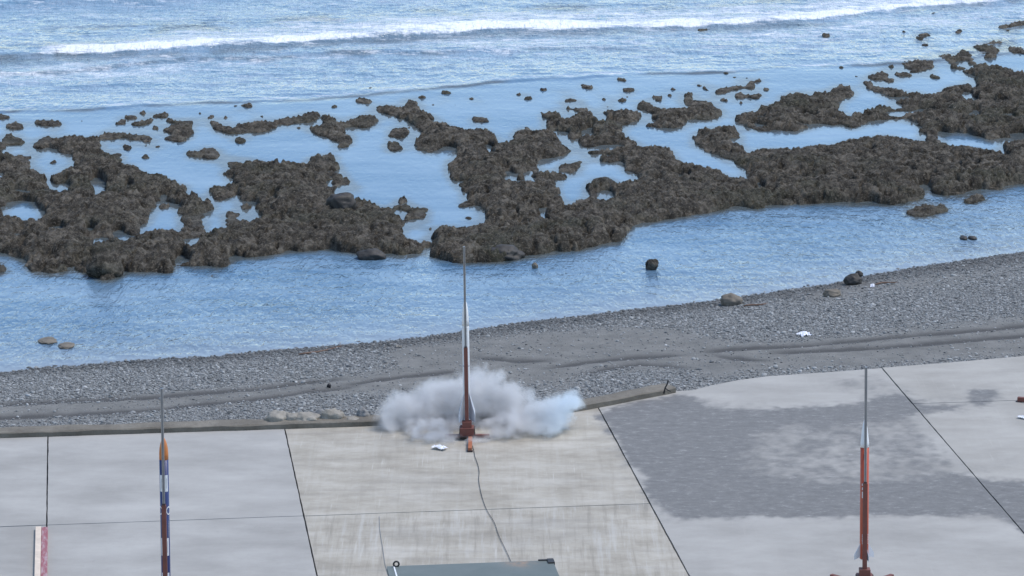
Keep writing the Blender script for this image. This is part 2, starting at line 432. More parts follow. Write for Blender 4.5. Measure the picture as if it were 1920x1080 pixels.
# ------------------------------------------------------------------ water
REEF_FRONT = xcurve([(-150, 480), (0, 490), (430, 495), (640, 470), (900, 480), (1180, 445), (1300, 400), (1640, 380), (1920, 345), (2100, 320)], ZW)
SEA_LINE = xcurve([(-150, 222), (0, 212), (200, 202), (420, 192), (640, 180), (860, 160), (1120, 141), (1280, 135), (1440, 128), (1700, 119), (1920, 95), (2100, 80)], ZW)
BREAK = xcurve([(-150, 112), (0, 108), (140, 104), (400, 93), (640, 78), (760, 68), (900, 58), (1280, 50), (1500, 38), (1700, 15), (1830, 4), (2000, -12)], ZW)
SWASH = xcurve([(-150, 155), (0, 138), (170, 124), (350, 109), (640, 100), (900, 95), (1300, 92), (1900, 60)], ZW)
def axis(a, b, st, far, gmax):
    v = list(np.arange(a, b, st)); s = st; x = v[-1]
    while x < gmax: s *= 1.25; x += s; v.append(x)
    s = st; x = v[0]; lo = []
    while x > far: s *= 1.25; x -= s; lo.append(x)
    return np.array(lo[::-1] + v)
wx = axis(-15.5, 15.5, .09, -4000, 4000); wy = axis(55, 112, .075, 52, 6000)
WX, WY = np.meshgrid(wx, wy)
near = sstep(40, 20, np.abs(WX)) * sstep(200, 115, WY)
jit = .5 * (fbm(WX * .5, WY * .1, 4, 1) - .5) + .35 * (fbm(WX * 2.6, WY * .8, 4, 2) - .5)
db = WY - BREAK(WX) - 1.2 * jit
pX, pY = proj(WX, WY, np.full_like(WX, ZW))
z = np.zeros_like(WX)
seaside = sstep(-1.5, 2.5, WY - SEA_LINE(WX))
z += seaside * near * .05 * (fbm(WX * .35, WY * .8, 4, 2) - .5) * 2
z += seaside * near * .05 * (fbm(WX * 1.1, WY * 2.2, 3, 3, 2) - .5)
# breaking wave
amp = .13 + .2 * (fbm(WX * .35, WY * 0 + 3, 3, 4) - .5)
z += near * amp * np.where(db < 0, np.exp(-(db / .32) ** 2), np.exp(-(db / 2.6) ** 2))
d2 = WY - SWASH(WX) - 2.2 * (fbm(WX * .5, WY * .15, 3, 5) - .5)
z += near * .05 * np.where(d2 < 0, np.exp(-(d2 / .2) ** 2), np.exp(-(d2 / 1.6) ** 2)) * sstep(7, -2, WX)
d3 = WY - SEA_LINE(WX) - .8 * (fbm(WX * .6, WY * .1, 4, 0) - .5)
z += near * .035 * np.where(d3 < 0, np.exp(-(d3 / .14) ** 2), np.exp(-(d3 / 1.3) ** 2)) * np.clip(2.4 * fbm(WX * .7, WX * 0, 4, 2) - .75, 0, 1.2)
d4 = WY - BREAK(WX) - 9 - 2 * (fbm(WX * .3, WY * .1, 3, 2) - .5)
z += near * .14 * np.where(d4 < 0, np.exp(-(d4 / .7) ** 2), np.exp(-(d4 / 3) ** 2))
foam = np.where(db < 0, np.exp(-(np.minimum(db + .15, 0) / .16) ** 2), np.exp(-(np.maximum(db - .3, 0) / 1.1) ** 2)) * .78 * sstep(-12.8, -11.2, WX + .9 * jit)
foam *= .62 + .75 * fbm(WX * 1.1, WY * .7, 4, 5)
foam = np.maximum(foam, .5 * np.exp(-((db - 1.5) / 2.6) ** 2) * sstep(-13, -8, WX))
foam = np.maximum(foam, .42 * np.exp(-((db + 2.4) / 2.2) ** 2) * (.4 + fbm(WX * .3, WY * .3, 3, 1)))
foam = np.maximum(foam, .40 * np.exp(-((d3 - .25) / .3) ** 2))
foam = np.maximum(foam, .30 * seaside * sstep(-1, 1, -(db)) * (.55 + .8 * (fbm(WX * .4, WY * .5, 3, 4) - .3)))
foam = np.maximum(foam, .25 * sstep(2, 6, db))
dsh = WY - Yw(WX)
milky = np.clip(seaside * (.75 + .6 * (fbm(WX * .25, WY * .6, 4, 3) - .5)), 0, 1)
bn = fbm(WX * .8, WY * .8, 4, 5)
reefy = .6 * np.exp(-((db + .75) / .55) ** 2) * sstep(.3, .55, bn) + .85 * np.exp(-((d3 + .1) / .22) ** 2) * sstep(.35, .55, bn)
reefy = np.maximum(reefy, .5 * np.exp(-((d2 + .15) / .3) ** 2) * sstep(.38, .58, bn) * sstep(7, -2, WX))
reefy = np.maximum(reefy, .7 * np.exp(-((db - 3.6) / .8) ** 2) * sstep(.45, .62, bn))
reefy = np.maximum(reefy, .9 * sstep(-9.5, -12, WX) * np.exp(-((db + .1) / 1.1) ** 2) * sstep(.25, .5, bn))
shallow = np.exp(-np.maximum(dsh, 0) / 1.3) * .9
lag = 1 - sstep(-.6, 1.0, WY - REEF_FRONT(WX))
rip = np.maximum(.85 * lag * (.55 + .9 * (fbm(WX * .5, WY * .25, 3, 3) - .2)), .10)
rip = np.maximum(rip, seaside * 1.0) * sstep(0, 1.2, dsh + .4)
z += lag * .004 * (fbm(WX * 3, WY * 3, 2, 1) - .5)
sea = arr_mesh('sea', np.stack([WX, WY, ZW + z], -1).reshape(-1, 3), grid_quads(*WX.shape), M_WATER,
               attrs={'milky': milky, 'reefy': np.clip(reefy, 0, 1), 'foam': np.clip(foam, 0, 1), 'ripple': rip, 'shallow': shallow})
tag(sea, kind='structure')

# ------------------------------------------------------------------ reef: outlines traced from the photograph (three pixels of a tile = one photograph pixel)
_OFF = {1: (0, 0), 2: (640, 0), 3: (1280, 0), 4: (0, 200), 5: (640, 200), 6: (1280, 200), 7: (0, 500)}
def T(k, *p): return [(_OFF[k][0] + a / 3, _OFF[k][1] + b / 3) for a, b in p]
LEFT = (T(4, (-500, 150), (0, 150), (60, 140), (100, 160), (145, 190), (135, 212), (165, 215), (200, 150), (240, 135), (300, 135), (345, 172), (360, 122), (430, 118), (540, 130), (640, 150), (760, 150),
          (850, 165), (895, 180), (860, 197), (800, 195), (700, 180), (640, 188), (560, 182), (600, 212), (640, 200), (720, 205), (742, 232), (720, 250), (680, 262), (700, 285), (780, 290), (785, 330),
          (850, 350), (920, 355), (970, 385), (1030, 400), (1050, 430), (1085, 440), (1110, 450), (1130, 480), (1195, 490), (1200, 560), (1210, 575), (1150, 610), (1155, 655), (1240, 682), (1270, 665),
          (1250, 620), (1243, 585), (1280, 555), (1340, 540), (1355, 500), (1350, 455), (1300, 410), (1235, 380), (1260, 365), (1290, 350), (1235, 310), (1300, 270), (1300, 245), (1380, 230), (1450, 235),
          (1475, 265), (1560, 275), (1640, 290), (1710, 300), (1720, 240), (1740, 225), (1830, 215), (1890, 225), (1900, 265), (1890, 280), (1920, 300))
        + T(5, (0, 355), (40, 370), (52, 420), (40, 440), (125, 445), (130, 465), (90, 475), (0, 470)) + T(4, (1890, 480), (1870, 530), (1868, 565))
        + T(5, (0, 545), (80, 485), (160, 480), (180, 520), (265, 530), (300, 500), (350, 505), (400, 520), (450, 520), (485, 545), (480, 590), (500, 615), (460, 635), (460, 670), (410, 675), (390, 655),
            (340, 690), (375, 705), (370, 735), (440, 752), (510, 770), (500, 790), (465, 800), (460, 830), (340, 840), (240, 830), (100, 825), (0, 815))
        + T(4, (1870, 800), (1700, 815), (1620, 810), (1540, 830), (1480, 845), (1390, 850), (1310, 835), (1290, 860), (1290, 890), (1250, 910), (1210, 905), (1150, 890), (1080, 900), (1000, 905), (975, 895),
            (975, 935), (830, 930), (770, 935), (680, 920), (675, 960), (620, 980), (560, 975), (500, 945), (430, 930), (440, 905), (490, 895), (400, 900), (380, 895), (375, 935), (290, 940), (170, 935), (150, 900),
            (135, 855), (100, 850), (0, 820), (-500, 790)))
RIGHT = (T(2, (175, 605), (250, 600), (265, 570), (310, 580), (330, 600), (355, 590), (330, 530), (400, 525), (470, 545), (480, 560), (430, 570), (440, 590), (540, 620), (570, 650), (605, 680), (690, 695),
           (740, 690), (850, 700), (880, 720), (890, 760), (915, 800), (980, 770), (980, 690), (1010, 665), (1065, 672), (1060, 720), (1100, 730), (1120, 700), (1160, 680), (1130, 660), (1115, 625), (1160, 605),
           (1255, 598), (1270, 545), (1215, 505), (1240, 500), (1270, 515), (1285, 495), (1300, 515), (1345, 515), (1350, 560), (1400, 570), (1420, 600), (1425, 645), (1460, 660), (1500, 650), (1455, 640),
           (1485, 625), (1490, 585), (1450, 560), (1480, 540), (1510, 545), (1520, 580), (1580, 590), (1650, 610), (1680, 640), (1680, 680), (1620, 700), (1585, 700), (1610, 745), (1680, 760), (1695, 790),
           (1740, 800), (1760, 780), (1850, 790), (1880, 830), (1890, 880), (1920, 895))
         + T(3, (100, 905), (240, 945), (300, 980), (370, 992), (330, 930), (240, 900), (180, 870), (60, 820), (55, 740), (90, 700), (140, 682), (240, 680), (320, 690), (322, 760), (340, 826), (385, 832),
             (410, 800), (480, 795), (560, 805), (680, 810), (690, 795), (760, 785), (890, 770), (920, 755), (980, 750), (1060, 735), (1120, 715), (1200, 735), (1255, 745), (1300, 770), (1365, 766),
             (1330, 740), (1340, 715), (1310, 690), (1250, 670), (1200, 680), (1100, 680), (1050, 690), (1000, 715), (930, 720), (900, 700), (830, 700), (760, 695), (720, 710), (650, 745), (530, 730),
             (460, 740), (390, 730), (325, 708), (300, 685), (295, 620), (370, 600), (410, 585), (470, 595), (490, 560), (540, 545), (540, 500), (600, 490), (650, 470), (730, 480), (830, 490), (830, 460),
             (890, 425), (940, 470), (965, 545), (900, 562), (875, 570), (880, 600), (940, 630), (990, 637), (1030, 600), (1070, 575), (1150, 575), (1180, 585), (1210, 602), (1245, 600), (1240, 585),
             (1190, 575), (1150, 540), (1090, 520), (1030, 490), (1000, 465), (1050, 455), (1100, 490), (1150, 490), (1190, 470), (1240, 490), (1320, 490), (1335, 455), (1345, 490), (1440, 490), (1490, 450),
             (1550, 435), (1600, 460), (1635, 490), (1640, 505), (1660, 500), (1650, 470), (1640, 430), (1600, 420), (1570, 400), (1520, 390), (1500, 350), (1415, 315), (1470, 310), (1520, 290), (1590, 280),
             (1620, 290), (1680, 330), (1710, 300), (1680, 290), (1620, 270), (1700, 240), (1700, 200), (1740, 190), (1815, 230), (1800, 265), (1770, 310), (1710, 350), (1800, 350), (1870, 355), (1880, 375),
             (1860, 400), (1920, 400), (2100, 330), (2600, 250), (2600, 1000))
         + T(6, (2600, 380), (1920, 440), (1850, 435), (1810, 450), (1800, 470), (1760, 470), (1700, 455), (1640, 465), (1580, 490), (1530, 505), (1460, 500), (1400, 480), (1370, 445), (1330, 435), (1320, 455),
             (1365, 490), (1350, 525), (1280, 540), (1200, 550), (1090, 550), (1070, 530), (1000, 545), (850, 540), (700, 545), (600, 550), (470, 555), (450, 575), (380, 575), (330, 560), (230, 580), (130, 600),
             (50, 610), (0, 625))
         + T(5, (1830, 630), (1760, 650), (1640, 670), (1600, 720), (1570, 765), (1500, 770), (1400, 795), (1300, 812), (1200, 815), (1120, 835), (1050, 840), (1000, 850), (930, 870), (860, 880), (790, 875),
             (700, 880), (640, 870), (560, 855), (505, 855), (500, 820), (520, 760), (485, 700), (490, 670), (540, 655), (560, 620), (620, 615), (640, 640), (690, 650), (700, 675), (720, 650), (760, 625),
             (810, 600), (800, 570), (740, 560), (655, 570), (650, 545), (690, 530), (720, 540), (695, 510), (700, 485), (665, 475), (660, 450), (625, 410), (600, 370), (585, 330), (590, 290), (650, 240))
         + T(2, (600, 822), (560, 820), (550, 850), (500, 868), (430, 840), (400, 810), (405, 780), (460, 765), (430, 720), (380, 690), (300, 660), (220, 640), (180, 620)))
POOLS = [T(4, (185, 290), (260, 235), (300, 240), (340, 265), (400, 275), (410, 290), (395, 300), (385, 320), (340, 330), (345, 375), (290, 370), (250, 360), (240, 320), (195, 300)),
         T(4, (505, 405), (545, 392), (580, 405), (585, 430), (555, 470), (530, 465), (520, 430)), T(4, (295, 430), (330, 440), (370, 425), (395, 455), (350, 463), (320, 452)),
         T(4, (700, 432), (720, 418), (745, 430), (720, 447)),
         T(4, (20, 590), (25, 560), (60, 540), (130, 525), (180, 530), (200, 560), (240, 580), (220, 600), (160, 605), (120, 620), (90, 580), (60, 585), (40, 605)),
         T(4, (485, 668), (540, 685), (520, 700)), T(4, (645, 688), (680, 693), (758, 735), (720, 752), (690, 722), (650, 707)), T(4, (520, 772), (530, 745), (612, 733), (598, 765), (625, 782), (560, 767)),
         T(4, (70, 718), (95, 708), (132, 720), (110, 732)), T(4, (1050, 768), (1075, 755), (1112, 768), (1090, 792), (1065, 787)), T(4, (-20, 300), (20, 310), (18, 330), (-20, 335)), T(4, (-20, 360), (15, 365), (12, 385), (-20, 388)),
         T(4, (35, 213), (80, 218), (130, 216), (158, 225), (120, 236), (60, 234)), T(4, (905, 480), (925, 490), (925, 530), (1000, 540), (1000, 590), (995, 640), (1020, 655), (900, 660), (850, 676), (800, 673), (850, 640), (855, 590), (845, 570), (890, 530), (895, 490)),
         T(4, (1045, 448), (1080, 448), (1075, 475), (1050, 470)), T(4, (985, 892), (985, 850), (1010, 830), (1060, 840), (1065, 880), (1010, 893)), T(4, (1525, 488), (1560, 488), (1560, 522), (1535, 527)),
         T(4, (1838, 363), (1867, 358), (1872, 392), (1848, 402)), T(5, (310, 575), (350, 578), (388, 605), (345, 612)),
         T(5, (1360, 122), (1405, 112), (1418, 135), (1370, 142)), T(5, (1293, 182), (1345, 178), (1347, 197), (1300, 198)),
         T(5, (1120, 310), (1200, 290), (1270, 280), (1300, 250), (1330, 220), (1370, 250), (1420, 290), (1440, 310), (1500, 320), (1560, 310), (1575, 330), (1580, 360), (1640, 375), (1600, 395), (1550, 400), (1530, 370),
           (1490, 360), (1430, 355), (1440, 345), (1390, 360), (1385, 400), (1370, 440), (1380, 470), (1320, 475), (1300, 522), (1270, 522), (1255, 480), (1240, 450), (1215, 410), (1230, 405), (1280, 400), (1285, 370),
           (1340, 360), (1365, 300), (1360, 265), (1300, 280), (1230, 300), (1150, 327)),
         T(5, (915, 375), (935, 342), (980, 378)), T(5, (1025, 363), (1065, 348), (1072, 380), (1095, 402), (1050, 392)), T(5, (1445, 492), (1480, 463), (1535, 487), (1500, 498)), T(5, (1100, 573), (1158, 562), (1158, 612), (1130, 613)),
         T(5, (812, 213), (835, 206), (855, 237), (818, 242)), T(2, (1243, 645), (1262, 613), (1318, 615), (1312, 645)),
         T(3, (1450, 733), (1500, 743), (1560, 743), (1620, 748), (1700, 785), (1825, 773), (1800, 792), (1740, 812), (1680, 817), (1690, 800), (1620, 792), (1540, 792), (1480, 772)), T(3, (1850, 752), (1930, 742), (1930, 762), (1860, 766)),
         T(3, (1795, 838), (1820, 855), (1850, 872), (1805, 868)), T(3, (408, 1037), (430, 1012), (448, 1040), (430, 1058)), T(3, (420, 633), (460, 648), (474, 672), (440, 662)), T(3, (1608, 642), (1650, 613), (1668, 635), (1630, 652)),
         T(3, (1575, 508), (1620, 518), (1665, 575), (1600, 558)), T(3, (1540, 345), (1580, 333), (1628, 370), (1610, 392), (1560, 372))]
LEDGE = (T(2, (1665, 565), (1700, 555), (1745, 570), (1770, 585), (1840, 600), (1920, 605)) + T(3, (0, 540), (25, 495), (60, 500), (60, 535), (140, 540), (180, 560), (195, 600), (235, 625), (220, 645), (205, 672), (140, 676), (90, 682), (60, 670), (20, 680), (15, 715), (0, 720))
         + T(2, (1850, 725), (1700, 710), (1760, 690), (1760, 640), (1690, 630), (1670, 610)))
ARCH = (T(4, (1540, 100), (1560, 60), (1620, 60), (1700, 50), (1740, 25), (1830, 30), (1890, 40)) + T(5, (0, 78), (55, 70), (60, 40), (100, 25), (170, 25), (200, 60), (190, 100), (140, 125), (60, 120), (20, 120), (50, 150), (75, 190), (30, 228), (0, 235))
        + T(4, (1890, 230), (1890, 195), (1800, 165), (1735, 140), (1735, 120), (1815, 94), (1815, 58), (1785, 60), (1745, 97), (1700, 90), (1640, 95), (1575, 95), (1570, 125), (1540, 125)))
# (name, category, label, outline, height limit)
REEFS = [
 ('coral_reef', 'reef', 'broad dark brown reef filling the left half, notched with tide pools', LEFT, .24),
 ('coral_reef', 'reef', 'longest dark brown reef, running from behind the middle rocket to the right edge', RIGHT, .24),
 ('reef_ledge', 'reef', 'flat reef ledge just above the blue channel right of centre', LEDGE, .16),
 ('reef_ledge', 'reef', 'arched reef ledge curling round a small pool above the big central pool', ARCH, .15),
 ('reef_ledge', 'reef', 'sagging crescent reef ledge left of the arched one, open towards the sea', T(4, (1170, 90), (1190, 70), (1240, 80), (1275, 110), (1310, 115), (1350, 120), (1400, 95), (1440, 80), (1470, 70), (1520, 85), (1530, 120), (1515, 140), (1450, 155), (1400, 150), (1330, 158), (1260, 158), (1210, 135), (1180, 110)), .16),
 ('reef_rock', 'rock', 'tall ragged rock with a narrow waist, standing left of the crescent ledge', T(4, (920, 130), (980, 105), (965, 70), (990, 50), (1060, 50), (1105, 65), (1095, 100), (1065, 130), (1065, 170), (1040, 195), (1010, 205), (960, 190), (925, 180), (960, 160), (920, 142)), .2),
 ('reef_rock', 'rock', 'two-humped rock alone in the pool above the left reef channel', T(4, (1045, 265), (1060, 245), (1130, 245), (1150, 225), (1225, 225), (1240, 270), (1225, 300), (1170, 300), (1100, 290), (1050, 280)), .2),
 ('reef_rock', 'rock', 'rounded oval boulder in the channel that splits the left reef', T(4, (1180, 450), (1200, 425), (1250, 415), (1310, 430), (1335, 465), (1310, 510), (1250, 535), (1205, 525), (1190, 490)), .22),
 ('reef_rock', 'rock', 'squarish rock close below the crescent reef ledge', T(4, (1322, 168), (1390, 172), (1390, 205), (1350, 213), (1322, 205)), .12),
 ('reef_rock', 'rock', 'blocky dark rock at the top of the big central pool, upper of two', T(2, (262, 715), (300, 700), (345, 685), (390, 700), (382, 770), (320, 782), (265, 772)), .2),
 ('reef_rock', 'rock', 'smaller cube-like rock below the blocky one in the central pool', T(2, (248, 805), (290, 783), (330, 800), (357, 842), (310, 857), (253, 852)), .18),
 ('reef_rock', 'rock', 'low mound behind the reef spur, touching the sea above the central pool', T(2, (720, 668), (745, 653), (812, 658), (832, 688), (760, 692), (720, 682)), .13),
 ('reef_rock', 'rock', 'low dark mound near the left edge, in front of the swash line', T(4, (22, 112), (70, 88), (105, 80), (148, 110), (110, 133), (60, 135)), .13),
 ('reef_rock', 'rock', 'long flat rock above the ridge of the left reef', T(4, (183, 88), (215, 73), (300, 78), (338, 95), (300, 114), (240, 112), (200, 104)), .12),
 ('reef_rock', 'rock', 'small knob at the right end of the long flat rock', T(4, (323, 106), (348, 94), (368, 108), (342, 121)), .08),
 ('reef_rock', 'rock', 'low rock cut by the left edge of the picture, nearest the swash line', T(4, (-80, 50), (30, 47), (63, 65), (20, 75), (-80, 72)), .1),
 ('reef_rock', 'rock', 'rock cut by the left edge at the front of the left reef, in the lagoon', T(4, (-90, 860), (0, 870), (28, 890), (48, 905), (20, 935), (-90, 950)), .2),
 ('reef_rock', 'rock', 'tiny greenish rock in the shallows above the left reef ridge', T(4, (432, 82), (455, 70), (474, 82), (450, 92)), .06),
 ('reef_rock', 'rock', 'thin low rock left of the tall ragged rock, the upper of two slivers', T(4, (695, 62), (730, 53), (790, 60), (770, 75), (720, 75)), .07),
 ('reef_rock', 'rock', 'thin tapering rock left of the tall ragged rock, the lower of two slivers', T(4, (732, 102), (770, 82), (864, 84), (830, 102), (770, 113)), .09),
 ('reef_rock', 'rock', 'pointed rock with a low tail just above the two slivers', T(4, (866, 52), (895, 38), (917, 24), (944, 35), (947, 62), (905, 68), (866, 66)), .12),
 ('reef_rock', 'rock', 'small upright rock beside the waist of the tall ragged rock', T(4, (853, 118), (880, 100), (902, 130), (875, 141), (858, 130)), .1),
 ('reef_rock', 'rock', 'small peaked rock between the tall ragged rock and the crescent ledge', T(4, (1122, 64), (1165, 58), (1185, 28), (1208, 60), (1190, 72), (1130, 70)), .1),
 ('reef_rock', 'rock', 'slanting sliver of rock above the left horn of the crescent ledge', T(4, (1242, 72), (1280, 48), (1308, 32), (1304, 57), (1265, 79)), .08),
 ('reef_rock', 'rock', 'small rock on the swash line above the crescent ledge', T(1, (1355, 602), (1385, 580), (1440, 598), (1400, 618)), .09),
 ('reef_rock', 'rock', 'flat speck of rock touching the swash line left of its larger neighbour', T(1, (1285, 600), (1320, 590), (1355, 592), (1340, 602)), .05),
 ('reef_rock', 'rock', 'little round rock below the swash line, above the crescent ledge', T(1, (1390, 642), (1410, 624), (1430, 640), (1408, 650)), .06),
 ('reef_rock', 'rock', 'small flat rock above the arched ledge, under the swash line', T(1, (1855, 602), (1885, 587), (1915, 604), (1880, 619)), .07),
 ('reef_rock', 'rock', 'little dark rock left of the flat one above the arched ledge', T(1, (1575, 606), (1592, 594), (1610, 606), (1592, 614)), .05),
 ('reef_rock', 'rock', 'roundish rock in the left pool, lowest of three small ones', T(4, (793, 287), (830, 262), (853, 280), (848, 297), (820, 303)), .1),
 ('reef_rock', 'rock', 'smallest of the three rocks in the left pool, beside the reef shoulder', T(4, (795, 227), (818, 212), (834, 225), (815, 239)), .07),
 ('reef_rock', 'rock', 'diamond-shaped rock in the left pool, rightmost of three small ones', T(4, (846, 226), (870, 203), (899, 225), (875, 247)), .1),
 ('reef_rock', 'rock', 'flat oval rock lying inside the uppermost tide pool of the left reef', T(4, (272, 312), (300, 294), (338, 308), (330, 326), (285, 330)), .07),
 ('reef_rock', 'rock', 'oval rock lying in the forked tide pool left of the reef channel', T(4, (878, 562), (900, 540), (955, 545), (958, 562), (920, 580), (885, 587)), .1),
 ('reef_rock', 'rock', 'small dark rock awash just below the swash line at centre', T(2, (138, 500), (150, 482), (182, 488), (186, 508), (148, 510)), .07),
 ('reef_rock', 'rock', 'flat wedge of rock at the upper left tip of the long right reef', T(2, (78, 560), (118, 545), (178, 570), (152, 592), (84, 578)), .1),
 ('reef_rock', 'rock', 'thin flat sliver of rock in open shallows above the reef spur', T(2, (550, 522), (580, 512), (625, 524), (600, 536), (560, 534)), .04),
 ('reef_rock', 'rock', 'small jagged rock in open shallows below the thin sliver', T(2, (612, 585), (628, 570), (650, 595), (635, 608)), .06),
 ('reef_rock', 'rock', 'low ragged rock above the reef peak right of centre', T(2, (1338, 486), (1360, 470), (1432, 486), (1430, 500), (1385, 510)), .08),
 ('reef_rock', 'rock', 'flat-topped rock just under the swash line right of centre', T(2, (1545, 447), (1570, 436), (1606, 446), (1607, 463), (1560, 462)), .07),
 ('reef_rock', 'rock', 'low rock under the flat-topped one, right of centre', T(2, (1604, 507), (1630, 496), (1668, 505), (1645, 523)), .06),
 ('reef_rock', 'rock', 'slanting little rock above the flat reef ledge', T(2, (1808, 520), (1840, 518), (1868, 540), (1842, 550)), .07),
 ('reef_rock', 'rock', 'small rock touching the upper right of the slanting little rock', T(2, (1845, 507), (1868, 492), (1890, 508), (1870, 518)), .06),
 ('reef_rock', 'rock', 'craggy rock topping the cluster right of the flat reef ledge', T(3, (338, 492), (360, 455), (395, 448), (415, 470), (417, 502), (370, 512)), .13),
 ('reef_rock', 'rock', 'small round rock upper right of the cluster beside the flat reef ledge', T(3, (412, 452), (440, 434), (458, 455), (425, 468)), .07),
 ('reef_rock', 'rock', 'little conical rock at the right of the cluster beside the flat reef ledge', T(3, (436, 512), (470, 480), (493, 505), (460, 520)), .09),
 ('reef_rock', 'rock', 'hooked rock at the left of the cluster beside the flat reef ledge', T(3, (293, 545), (300, 505), (322, 503), (335, 525), (367, 540), (345, 557), (300, 560)), .1),
 ('reef_rock', 'rock', 'low rock at the foot of the cluster beside the flat reef ledge', T(3, (372, 545), (410, 518), (462, 538), (430, 557), (380, 558)), .09),
 ('reef_rock', 'rock', 'slanting rock sliver between the flat ledge and the cluster', T(3, (188, 560), (215, 546), (263, 568), (238, 583)), .07),
 ('reef_rock', 'rock', 'small rock below the cluster, in the narrow inlet', T(3, (306, 578), (335, 562), (360, 600), (320, 594)), .08),
 ('reef_rock', 'rock', 'long low rock along the top of the flat reef ledge', T(3, (168, 525), (210, 488), (288, 508), (250, 522), (185, 538)), .09),
 ('reef_rock', 'rock', 'small rock at the upper left of the flat reef ledge', T(3, (106, 490), (130, 472), (160, 512), (130, 518)), .08),
 ('reef_rock', 'rock', 'flat speck of rock above the cluster, near the swash line', T(3, (212, 412), (240, 398), (270, 418), (240, 430)), .05),
 ('reef_rock', 'rock', 'large craggy rock at the edge of the surf, upper right', T(3, (1208, 357), (1260, 340), (1330, 328), (1370, 306), (1410, 330), (1422, 382), (1370, 402), (1290, 412), (1260, 387)), .16),
 ('reef_rock', 'rock', 'oval rock just below the large craggy rock, upper right', T(3, (1186, 412), (1215, 398), (1266, 405), (1262, 432), (1210, 434)), .08),
 ('reef_rock', 'rock', 'hook-shaped low rock left of the oval one, upper right', T(3, (1036, 438), (1070, 420), (1080, 402), (1162, 406), (1164, 427), (1100, 441), (1106, 458), (1058, 454)), .08),
 ('reef_rock', 'rock', 'small rock right of the oval one, in the pale shallows', T(3, (1384, 422), (1430, 412), (1454, 452), (1400, 445)), .08),
 ('reef_rock', 'rock', 'ragged rock in the pool at the upper right edge of the picture', T(3, (1826, 290), (1840, 265), (1875, 260), (1925, 280), (1940, 320), (1890, 300), (1840, 306)), .1),
 ('reef_rock', 'rock', 'string of rock breaking the surf at the upper right edge', T(3, (1760, 158), (1800, 148), (1830, 138), (1890, 128), (1960, 98), (1960, 140), (1870, 147), (1800, 169)), .08),
 ('reef_rock', 'rock', 'small round rock under the string of rock at the upper right edge', T(3, (1852, 208), (1880, 196), (1900, 208), (1875, 216)), .06),
 ('reef_rock', 'rock', 'black rock poking through the white breaker', T(3, (512, 132), (528, 116), (548, 128), (540, 144), (518, 144)), .12),
 ('reef_rock', 'rock', 'thin low bar of rock in the shallows, upper right', T(3, (1312, 202), (1340, 192), (1408, 196), (1400, 206), (1330, 208)), .05),
 ('reef_rock', 'rock', 'ring-shaped low rock in the lagoon at the right', T(6, (1240, 602), (1270, 572), (1330, 560), (1360, 545), (1388, 562), (1436, 560), (1432, 540), (1482, 543), (1494, 592), (1420, 602), (1370, 627), (1290, 618)), .1),
 ('reef_rock', 'rock', 'oval rock alone in the lagoon by the right edge', T(6, (1573, 532), (1620, 493), (1682, 499), (1704, 530), (1640, 547), (1590, 543)), .1),
]
SPECKS = [(2, 1030, 556, 12), (2, 800, 597, 11), (2, 205, 684, 9), (2, 935, 770, 9), (4, 930, 236, 9), (4, 1030, 281, 8), (4, 655, 73, 12), (4, 825, 60, 9), (1, 1535, 611, 10), (1, 1485, 656, 7), (2, 1272, 500, 8), (3, 490, 420, 11), (3, 350, 438, 16),
          (3, 300, 438, 14), (3, 90, 480, 14), (3, 118, 460, 12), (3, 42, 465, 12), (3, 1405, 272, 11), (3, 1424, 265, 8), (3, 1180, 378, 16), (3, 1110, 378, 9), (3, 740, 737, 13), (3, 1250, 178, 11), (3, 1500, 183, 12), (3, 1365, 173, 10), (3, 1070, 150, 10),
          (3, 1132, 147, 7), (3, 1160, 173, 7), (3, 1230, 172, 8), (3, 1725, 108, 12), (3, 1405, 82, 14), (3, 1795, 45, 12), (3, 1830, 176, 14), (3, 1900, 180, 12), (3, 1355, 440, 9), (3, 510, 458, 7), (6, 1730, 528, 10), (6, 1718, 512, 7), (5, 1155, 860, 8),
          (5, 455, 737, 14), (5, 720, 628, 20), (5, 1355, 385, 10), (5, 1310, 270, 8), (5, 1330, 240, 9), (7, 436, 520, 12), (3, 285, 560, 7), (3, 980, 557, 8), (4, 20, 235, 9), (3, 1570, 30, 9), (3, 1665, 75, 9), (2, 1890, 560, 12), (2, 1812, 553, 8), (3, 20, 590, 9)]
SPECK_ID = len(REEFS) + 1
idr = np.zeros((RH, RW), int)
def stamp(poly, k):
    idr[raster(poly) > .5] = k
stamp(REEFS[0][3], 1); stamp(REEFS[1][3], 2)
for p in POOLS:
    c_ = np.mean(p, 0); stamp([tuple(c_ + (np.array(v) - c_) * 1.06 + (0, 1)) for v in p], 0)
for k, r in enumerate(REEFS[2:], 3): stamp(r[3], k)
for (tl, x, y, s_) in SPECKS:
    a0 = random.random() * 6
    stamp(T(tl, *[(x + s_ * 1.45 * math.cos(a) * (.6 + .8 * random.random()), y + s_ * .75 * math.sin(a) * (.6 + .8 * random.random())) for a in [a0 + i * .785 for i in range(8)]]), SPECK_ID)
_r = random.Random(12)
for (x0, y0, x1, y1, n_) in ((90, 212, 660, 250, 22), (700, 178, 1000, 215, 8), (1020, 160, 1500, 195, 24), (1560, 110, 1900, 165, 14), (1300, 55, 1900, 90, 8), (60, 470, 420, 520, 6)):
    for _ in range(n_):
        x = _r.uniform(x0, x1); y = _r.uniform(y0, y1); s_ = _r.uniform(3.2, 7.5)
        a0 = _r.random() * 6
        poly = [(x + s_ * 1.5 * math.cos(a) * _r.uniform(.5, 1.3), y + s_ * .8 * math.sin(a) * _r.uniform(.5, 1.3)) for a in [a0 + i * .785 for i in range(8)]]
        if idr[int((y - RY0) / 2), int((x - RX0) / 2)] == 0: stamp(poly, SPECK_ID)
